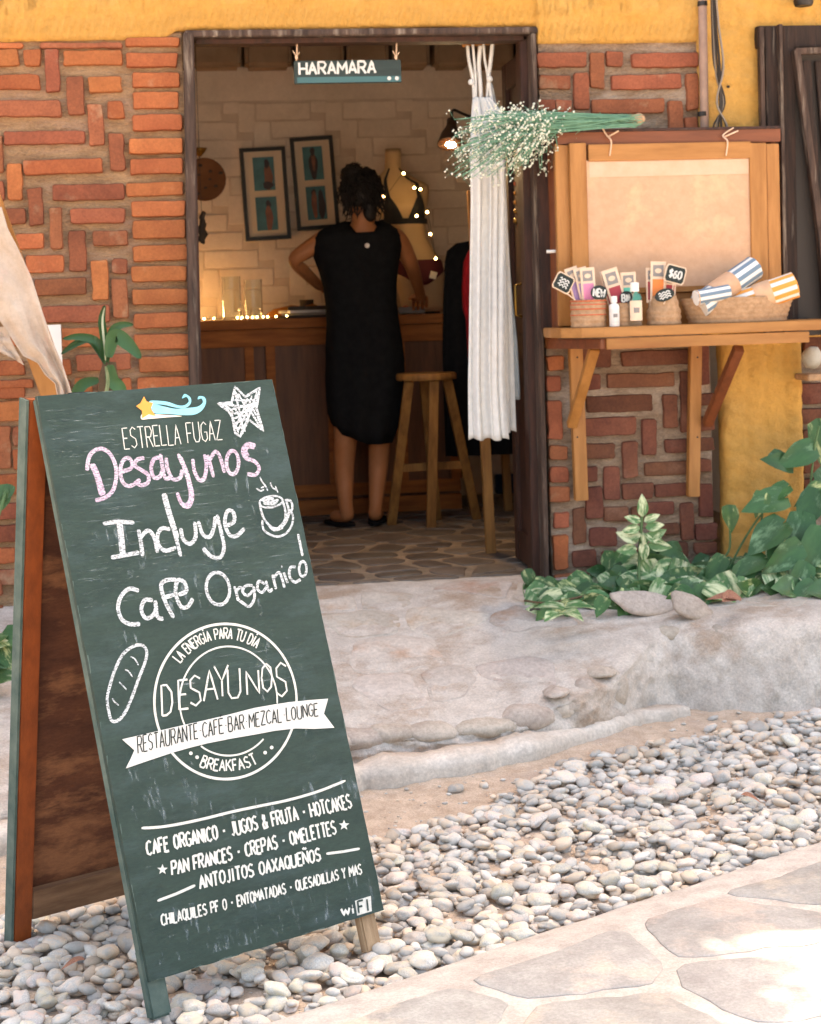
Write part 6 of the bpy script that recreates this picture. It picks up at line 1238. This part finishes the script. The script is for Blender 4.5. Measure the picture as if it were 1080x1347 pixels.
# ================================================ plants
def leaf_mesh(nm, mt, L=1, W_=.42, heart=.0, curl=.25, fold=.12, n=8, tip=1.0):
    m = MB(); rows = []
    for i in range(n+1):
        t = i/n; w_ = W_*math.sin(math.pi*min(1, t**(.62 if heart else .8)))**.9*(1-t*.15)*tip
        if i == 0: w_ = .02
        if i == n: w_ = .002
        y = t*L-heart*.12*math.exp(-((t-.08)/.08)**2); z = -curl*t*t*L
        rows.append([(s*w_*.5*(1 if abs(s) < 1 else 1), y-(heart*.10*abs(s)**2 if t < .3 else 0), z+fold*abs(s)*w_+.015*math.sin(t*9+s*2)) for s in (-1, -.55, 0, .55, 1)])
    m.loft(rows, closed=False)
    me = bpy.data.meshes.new(nm); me.from_pydata(m.v, [], m.f); me.materials.append(MATS[mt]); me.polygons.foreach_set('use_smooth', [True]*len(me.polygons)); return me
LV = {'pothos': [leaf_mesh('leaf', mt, 1, w_, 1, c_, .14) for mt, w_, c_ in (('leaf_green', .78, .2), ('leaf_pale', .72, .3), ('leaf_pale', .82, .15), ('leaf_green', .8, .35), ('leaf_dark', .78, .2))],
      'big': [leaf_mesh('leaf', mt, 1, w_, 1, c_, .12) for mt, w_, c_ in (('leaf_dark', .66, .3), ('leaf_dark', .7, .15), ('leaf_green', .62, .3))],
      'jade': [leaf_mesh('leaf', 'leaf_pale', 1, .55, 0, c_, .1) for c_ in (.1, .25)], 'long': [leaf_mesh('leaf', 'leaf_dark', 1, .26, 0, c_, .2) for c_ in (.15, .5)], 'dry': [leaf_mesh('leaf', 'leaf_dry', 1, .4, 0, .6, .3)]}
def leaf(par, kind, base, tipdir, L, nrm=None, k=None):
    me = LV[kind][random.randrange(len(LV[kind])) if k is None else k]; o = link(bpy.data.objects.new('leaf', me)); o.parent = par; o.location = base-origin(par)
    d = Vector(tipdir).normalized(); nn = Vector(nrm or (0, -1, .6)); x = d.cross(nn).normalized(); z = x.cross(d); o.rotation_mode = 'QUATERNION'; o.rotation_quaternion = Matrix((x, d, z)).transposed().to_quaternion(); o.scale = (L, L, L); return o
def ground_z(x, y): return zt(x, y) if y < 0 else 0
# trailing pothos in two clumps plus the variegated shrub and the large leaved plant
def clump(lb, xr, topf, n, seedv, Yr, sizes=(28, 44), cat='plant', kinds=('pothos',)):
    rnd = random.Random(seedv); x0, x1 = xr; b = at((x0+x1)/2, 795, -.4); b.z = ground_z(b.x, b.y); t = thing('trailing_plant', lb, cat, b, 'trailing plants along the wall foot')
    for i in range(n):
        x = rnd.uniform(x0, x1); yt_ = topf(x); u = rnd.random()**.8; y = yt_+(800-yt_)*u+rnd.uniform(-3, 3); Y = Yr[0]+(Yr[1]-Yr[0])*u+rnd.uniform(-.05, .05)
        p = at(x, y, Y)
        gz = ground_z(p.x, p.y)+.015
        if p.z < gz: p.z = gz+rnd.uniform(0, .02)
        s = rnd.uniform(*sizes)*(p-CAM).length/FPX; a = rnd.uniform(-2.3, 2.3); d = Vector((math.sin(a), -.35-rnd.random()*.4, -math.cos(a)*.65))
        leaf(t, rnd.choice(kinds), p-d.normalized()*s*.4, d, s, (rnd.uniform(-.5, .5), -1, rnd.uniform(.2, 1.1)))
        if i % 4 == 0:
            m = MB(); g_ = Vector((p.x+rnd.uniform(-.06, .06), p.y+.05, ground_z(p.x, p.y+.05))); m.tube(smooth_pts([g_, (g_+p)/2+Vector((.02, .01, .02)), p-d.normalized()*s*.4], 3), .003, 5, cap=False); mk('stem', m, 'stem_green', t, smooth=True)
    return t
f1_ = lambda x: float(np.interp(x, [700, 740, 775, 800, 840], [784, 776, 757, 742, 738]))
clump('green and cream pothos leaves trailing beside the door frame, left end of the wall plants', (705, 835), f1_, 44, 5, (-.12, -.5), (26, 46))
f2_ = lambda x: float(np.interp(x, [820, 850, 880, 900, 940, 960], [738, 722, 718, 740, 768, 758]))
clump('thick variegated pothos clump in the middle, behind the two flat stones', (815, 950), f2_, 92, 6, (-.12, -.5), (26, 50))
f3_ = lambda x: float(np.interp(x, [930, 970, 1000, 1040, 1100], [750, 740, 738, 720, 705]))
clump('pothos clump at the right foot of the yellow pillar, below the large leaves', (935, 1105), f3_, 92, 8, (-.14, -.5), (26, 50))
# single sprigs
sp = thing('pothos_sprig', 'lone round green leaf sprig growing at the foot of the door frame', 'plant', atz(694, 775, .0)); 
for p, s, a in (((692, 752), 26, .3), ((700, 768), 20, -.8)): q = at(*p, -.16); leaf(sp, 'pothos', q, (a, -.3, -.8), s*6/FPX, k=0)
m = MB(); m.tube(smooth_pts([atz(690, 785, .0), at(688, 772, -.2), at(694, 756, -.16)], 4), .0018, 5); mk('stem', m, 'stem_green', sp)
sp = thing('pothos_runner', 'pale runner with flat leaves lying on the cement before the wall plants', 'plant', atz(735, 800, -.01))
m = MB(); m.tube(smooth_pts([atz(x, y, -.005) for x, y in ((690, 790), (720, 793), (760, 786), (800, 776), (820, 770))], 5), .004, 6); mk('stem', m, 'stem_brown', sp, smooth=True)
for p, a in (((735, 808), (-.6, -.7, .15)), ((742, 806), (.5, -.9, .1)), ((748, 798), (1, -.4, .2)), ((738, 800), (-1, .2, .3))): leaf(sp, 'pothos', atz(*p, .008), a, .085, (0, -.3, 1), k=1)
# variegated jade-like shrub
jd = thing('variegated_shrub', 'upright small shrub with white edged oval leaves rising before the brick wall', 'plant', atz(840, 785, -.01)); YJ = -.3
m = MB(); m.tube(smooth_pts([origin(jd), at(841, 740, YJ), at(843, 700, YJ), at(845, 672, YJ)], 4), [.006]*13, 6); mk('stem', m, 'stem_green', jd, smooth=True)
for (x, y, dx, dz, s) in ((845, 680, 0, 1, 26), (843, 686, -.9, .35, 20), (847, 686, .9, .4, 20), (842, 694, -1, -.1, 22), (849, 694, 1, .15, 22), (843, 702, -.9, -.25, 20), (849, 702, .8, -.4, 24), (840, 712, -1.0, .5, 28), (850, 710, 1, .5, 26), (852, 716, .9, -.1, 28), (838, 722, -.9, 0, 26), (846, 700, .1, -.9, 18), (846, 712, 0, -1, 24)):
    leaf(jd, 'jade', at(x, y, YJ-.01), (dx, -.25, dz), s*5.75/FPX*1.2, (0, -1, .25))
# large leaved plant at the right edge
bgp = thing('large_leaf_plant', 'tall climbing plant with large dark green leaves beside the yellow pillar', 'plant', atz(1050, 790, -.02)); rnd = random.Random(12)
big = [(1078, 560, .2, -1, 78, -.2), (1068, 590, -.9, -.3, 58, -.25), (1040, 612, -.8, .3, 46, -.25), (1035, 640, -.9, -.35, 42, -.28), (958, 668, .1, -1, 34, -.25), (1003, 650, -.4, -.9, 34, -.3), (1030, 655, -1, -.1, 62, -.3), (1028, 690, -1, -.6, 66, -.36), (1055, 680, -.3, -1, 66, -.33), (1075, 650, -.6, -.8, 60, -.3), (1080, 700, -.5, -.8, 64, -.4), (1050, 720, -.9, -.5, 60, -.42), (1004, 735, -1, -.3, 48, -.4), (985, 745, -.8, -.6, 46, -.4), (1060, 745, -.5, -.8, 50, -.45), (1085, 620, .4, -.9, 66, -.25), (1095, 600, 0, -1, 60, -.2), (1100, 680, -.4, -.9, 60, -.3), (1022, 715, -.2, -1, 46, -.38), (1070, 770, -.8, -.3, 42, -.5), (950, 735, -.6, -.6, 44, -.33), (962, 752, .6, -.7, 40, -.36), (1015, 600, .7, -.5, 36, -.2), (1095, 640, -.9, -.2, 62, -.27)]
for x, y, dx, dz, s, Y in big: leaf(bgp, 'big' if s > 40 else 'pothos', at(x, y, Y), (dx, -.35, dz), s*5.8/FPX, (rnd.uniform(-.3, .3), -1, rnd.uniform(.3, .9)), None if s > 40 else random.choice((0, 4)))
for P in ([(1010, 790), (1000, 720), (1005, 655), (1003, 648)], [(940, 790), (945, 745), (960, 720), (958, 672)], [(960, 745), (985, 700), (1015, 660), (1030, 655)], [(1060, 795), (1062, 700), (1070, 600), (1078, 560)], [(1090, 795), (1085, 700), (1090, 610)]): m = MB(); m.tube(smooth_pts([at(x, y, -.25) for x, y in P], 5), .004, 6); mk('stem', m, 'stem_green', bgp, smooth=True)
# flat stones edging the bed
for i, (px, py, sx, sy, rz, lb) in enumerate(((848, 794, .115, .05, .2, 'long flat grey stone edging the plants, left of the pair'), (908, 798, .08, .05, .5, 'short flat grey stone edging the plants, right of the pair'))):
    c = atz(px, py, -.02); m = MB(); P = [(sx*math.cos(a)*(1+.15*math.sin(3*a+i)), sy*math.sin(a)*(1+.1*math.sin(2*a))) for a in np.linspace(0, 6.28, 17)[:-1]]
    R2 = Matrix.Rotation(rz, 3, 'Y') @ Matrix.Rotation(.75, 3, 'X'); m.loft([[c+R2 @ Vector((x*s, y*s, z)) for x, y in P] for s, z in ((.9, -.012), (1, -.004), (1, .006), (.88, .012))]); top('flat_stone', m, 'edge_stone', lb, 'stone', 'flat stones edging the plant bed', smooth=True)
dl = thing('dry_leaf', 'curled dry brown leaf on the cement below the pothos', 'dry leaf', atz(968, 782, .0)); leaf(dl, 'dry', atz(950, 792, .01), (.8, .4, .3), .13, (0, -1, 1)); leaf(dl, 'dry', atz(975, 790, .01), (-.8, .1, .4), .1, (0, -.6, 1))
m = MB(); p = atz(697, 803, -.008); m.tube(smooth_pts([p, p+Vector((.02, .01, .004)), p+Vector((.035, .0, .0))], 4), [.003, .005, .004, .004, .004, .004, .004, .003, .002], 6); top('twig', m, 'cable_dark', 'short dark curled twig lying on the pale cement by the door', 'twig', smooth=True)

# orchid like plant on a log against the left wall
orc = thing('potted_plant', 'strap leaved green plant growing from a wooden log before the left brick wall', 'plant', at(140, 780, -.28)-Vector((0, 0, .03)))
lg = at(141, 560, -.28); m = MB(); m.tube([Vector((lg.x-.005, lg.y, -.02)), Vector((lg.x, lg.y, .3)), at(141, 520, -.28), at(143, 494, -.28), at(144, 476, -.28)], [.036, .036, .034, .03, .022], 14); m.v = [tuple(Vector(p)+Vector((fbm(p[0]*50, p[1]*50, p[2]*12), 0, 0))*.006) for p in m.v]; mk('log', m, 'stem_brown', orc, smooth=True)
cx = lambda x, y: at(x, y, -.29)
def strap(pts, wd, Y=-.3, mt='leaf_dark', nm='leaf'):
    L_ = smooth_pts([at(x, y, Y) for x, y in pts], 5); rows = []; n = len(L_)
    for i, p in enumerate(L_):
        t = i/(n-1); w_ = wd*math.sin(math.pi*min(1, .08+t*.92))**.6; tg = (L_[min(i+1, n-1)]-L_[max(i-1, 0)]).normalized(); s_ = tg.cross(Vector((0, -1, .3))).normalized(); rows.append([p-s_*w_/2+Vector((0, -.004, 0)), p+Vector((0, .004, 0)), p+s_*w_/2+Vector((0, -.004, 0))])
    m = MB(); m.loft(rows, closed=False); mk(nm, m, mt, orc, smooth=True)
strap([(139, 474), (136, 440), (134, 420), (138, 401)], .026, -.31); strap([(139, 474), (136, 440), (135, 420), (138, 403)], .007, -.318, 'leaf_cream', 'leaf_edge')
strap([(139, 478), (128, 450), (105, 443), (82, 446)], .028); strap([(140, 480), (146, 440), (158, 428), (176, 427)], .028); strap([(143, 470), (150, 442), (168, 452), (186, 472)], .05, -.33); strap([(140, 480), (120, 448), (100, 452), (80, 466)], .026, -.27)
strap([(145, 480), (148, 500), (158, 510), (164, 520)], .045, -.33); strap([(139, 482), (142, 500), (139, 520), (136, 530)], .012, -.34, 'leaf_pale'); strap([(130, 500), (110, 505), (100, 520), (104, 530)], .04, -.26)
# leafy plants low at the far left
lp_ = thing('leafy_plant', 'dark leafy plant low at the left edge behind the chalkboard', 'plant', at(-20, 990, -.9)-Vector((0, 0, .03)))
for k in range(34): x, y = random.uniform(-70, 6), random.uniform(800, 990); q = at(x, y, -.9); leaf(lp_, 'pothos', q, (random.uniform(-.6, 1), -.4, random.uniform(-1, .2)), random.uniform(.08, .12))
for x, y in ((2, 640), (8, 650), (14, 640)): leaf(lp_, 'pothos', at(x, y, -.75), (random.uniform(-.6, .6), -.3, -.8), .05, k=4)
m = MB(); m.tube(smooth_pts([origin(lp_), at(-30, 850, -.9), at(-12, 720, -.85), at(8, 645, -.75)], 5), .005, 6); mk('stem', m, 'stem_green', lp_, smooth=True)
m = MB(); m.tube(smooth_pts([origin(lp_), at(-40, 950, -.9), at(-30, 860, -.9)], 5), .006, 6); mk('stem', m, 'stem_green', lp_, smooth=True)

# leaning orange easel with a draped cloth at the left edge
es = thing('wooden_easel', 'orange wooden easel leg leaning behind the chalkboard at the left edge', 'easel', at(100, 560, -.75))
a, b = at(-21, 255, -.85), at(103, 600, -.76); m = MB(); m.bar(a, b, .088, .03, up=(0, -1, 0)); mk('leg', m, 'orange_wood', es, bevel=.003); d_ = (b-a).normalized(); b2 = b+d_*((b.z+.2)/-d_.z) if d_.z < 0 else b
m = MB(); m.bar(b, b2, .075, .03, up=(0, -1, 0)); mk('leg_foot', m, 'orange_wood', es)
m = MB(); m.bar(a, Vector((a.x-.6, a.y, -.2)), .075, .03, up=(0, -1, 0)); mk('leg', m, 'orange_wood', es)
# cloth: warped sheet between two edges
def drape(name, left, right, Y, mt, lb, cat, amp=.02, seed=1):
    m = MB(); rows = []; N_ = 50; tl_ = np.linspace(0, 1, len(left)); tr2 = np.linspace(0, 1, len(right))
    for j in range(N_+1):
        t = j/N_; lx, ly = [float(np.interp(t, tl_, [p[i] for p in left])) for i in (0, 1)]; rx, ry = [float(np.interp(t, tr2, [p[i] for p in right])) for i in (0, 1)]; row = []
        for i in range(37):
            u = i/36; fz = amp*math.sin(u*11+seed+1.2*fbm(t*1.5, u, seed))*min(1, .3+t)+.012*fbm(u*3, t*4, seed+5); row.append(at(lx+(rx-lx)*u, ly+(ry-ly)*u, Y+fz))
        rows.append(row)
    m.loft(rows, closed=False); o = top(name, m, mt, lb, cat, smooth=True); md = o.modifiers.new('t', 'SOLIDIFY'); md.thickness = .002; return o
drape('draped_cloth', [(-90, 300), (-60, 380), (0, 422), (9, 435), (31, 468), (50, 477), (60, 493), (73, 504), (77, 526)], [(2, 272), (10, 300), (26, 332), (42, 366), (56, 410), (68, 446), (82, 478), (92, 508), (97, 526)], -.93, 'beige_cloth', 'crumpled beige and pink cloth draped over the orange easel at the left edge', 'cloth', .014, 1)
drape('draped_cloth', [(-60, 430), (-40, 440), (-20, 450), (-8, 458)], [(10, 430), (14, 446), (24, 466), (32, 480)], -.90, 'beige_cloth', 'lower fold of tan cloth hanging under the easel at the left edge', 'cloth', .01, 6)
m = MB(); p = at(46, 458, -.08); q = at(70, 458, -.08); m.box(((at(58, 455, -.08).x+at(81, 455, -.08).x)/2, -.08, (at(46, 428, -.08).z+at(46, 482, -.08).z)/2), (at(81, 455, -.08).x-at(58, 455, -.08).x, .01, at(46, 428, -.08).z-at(46, 482, -.08).z)); top('white_card', m, 'paper_white', 'white card on the brick wall behind the beige cloth', 'card')

p = atz(974, 1046, ZP+.045); dl = thing('dry_leaf', 'single reddish brown leaf lying on the pebbles at the right', 'dry leaf', p); leaf(dl, 'dry', p, (.6, -.6, .25), .05, (0, -.3, 1))
p = atz(112, 1262, ZP+.05); dl = thing('dry_leaf', 'small curled brown leaf on the pebbles left of the chalkboard foot', 'dry leaf', p); leaf(dl, 'dry', p, (-.8, -.3, .2), .045, (0, -.3, 1))
# ================================================ unseen vine added on the upper wall to break up the sun patch's shadow edge
rnd = random.Random(4); vt = thing('shade_vine', 'unseen leafy vine added over the parapet to dapple the street sunlight', 'vine', (1.3, -.02, 3.6)); m = MB()
for k in range(12): a = Vector((rnd.uniform(1.1, 1.6), -.02, 3.5)); m.tube(smooth_pts([a, a+Vector((rnd.gauss(0, .1), -.25, .5)), a+Vector((rnd.gauss(0, .1), -.35, rnd.uniform(.3, .8)))], 4), [.012, .012, .011, .01, .009, .007, .005, .004, .003], 5)
mk('stems', m, 'bark', vt, smooth=True); V = []; Fc = []; cl = [(rnd.uniform(1.15, 1.66), rnd.uniform(-.42, -.05), rnd.uniform(3.7, 4.4)) for _ in range(22)]
for i in range(2600):
    q = Vector(rnd.choice(cl)); p = q+Vector([rnd.gauss(0, .075) for _ in range(3)]); a = Vector((rnd.gauss(0, 1), rnd.gauss(0, 1), rnd.gauss(0, .5))).normalized(); b = a.cross(Vector((rnd.gauss(0, 1), rnd.gauss(0, 1), rnd.gauss(0, 1)))).normalized(); L_ = rnd.uniform(.03, .055); w_ = L_*.4; o = len(V)
    V += [tuple(p-a*L_), tuple(p+b*w_), tuple(p+a*L_), tuple(p-b*w_)]; Fc.append((o, o+1, o+2, o+3))
mb = MB(); mb.v = V; mb.f = Fc; tag(mk('foliage', mb, 'tree_leaf', vt, recalc=False), kind='stuff')
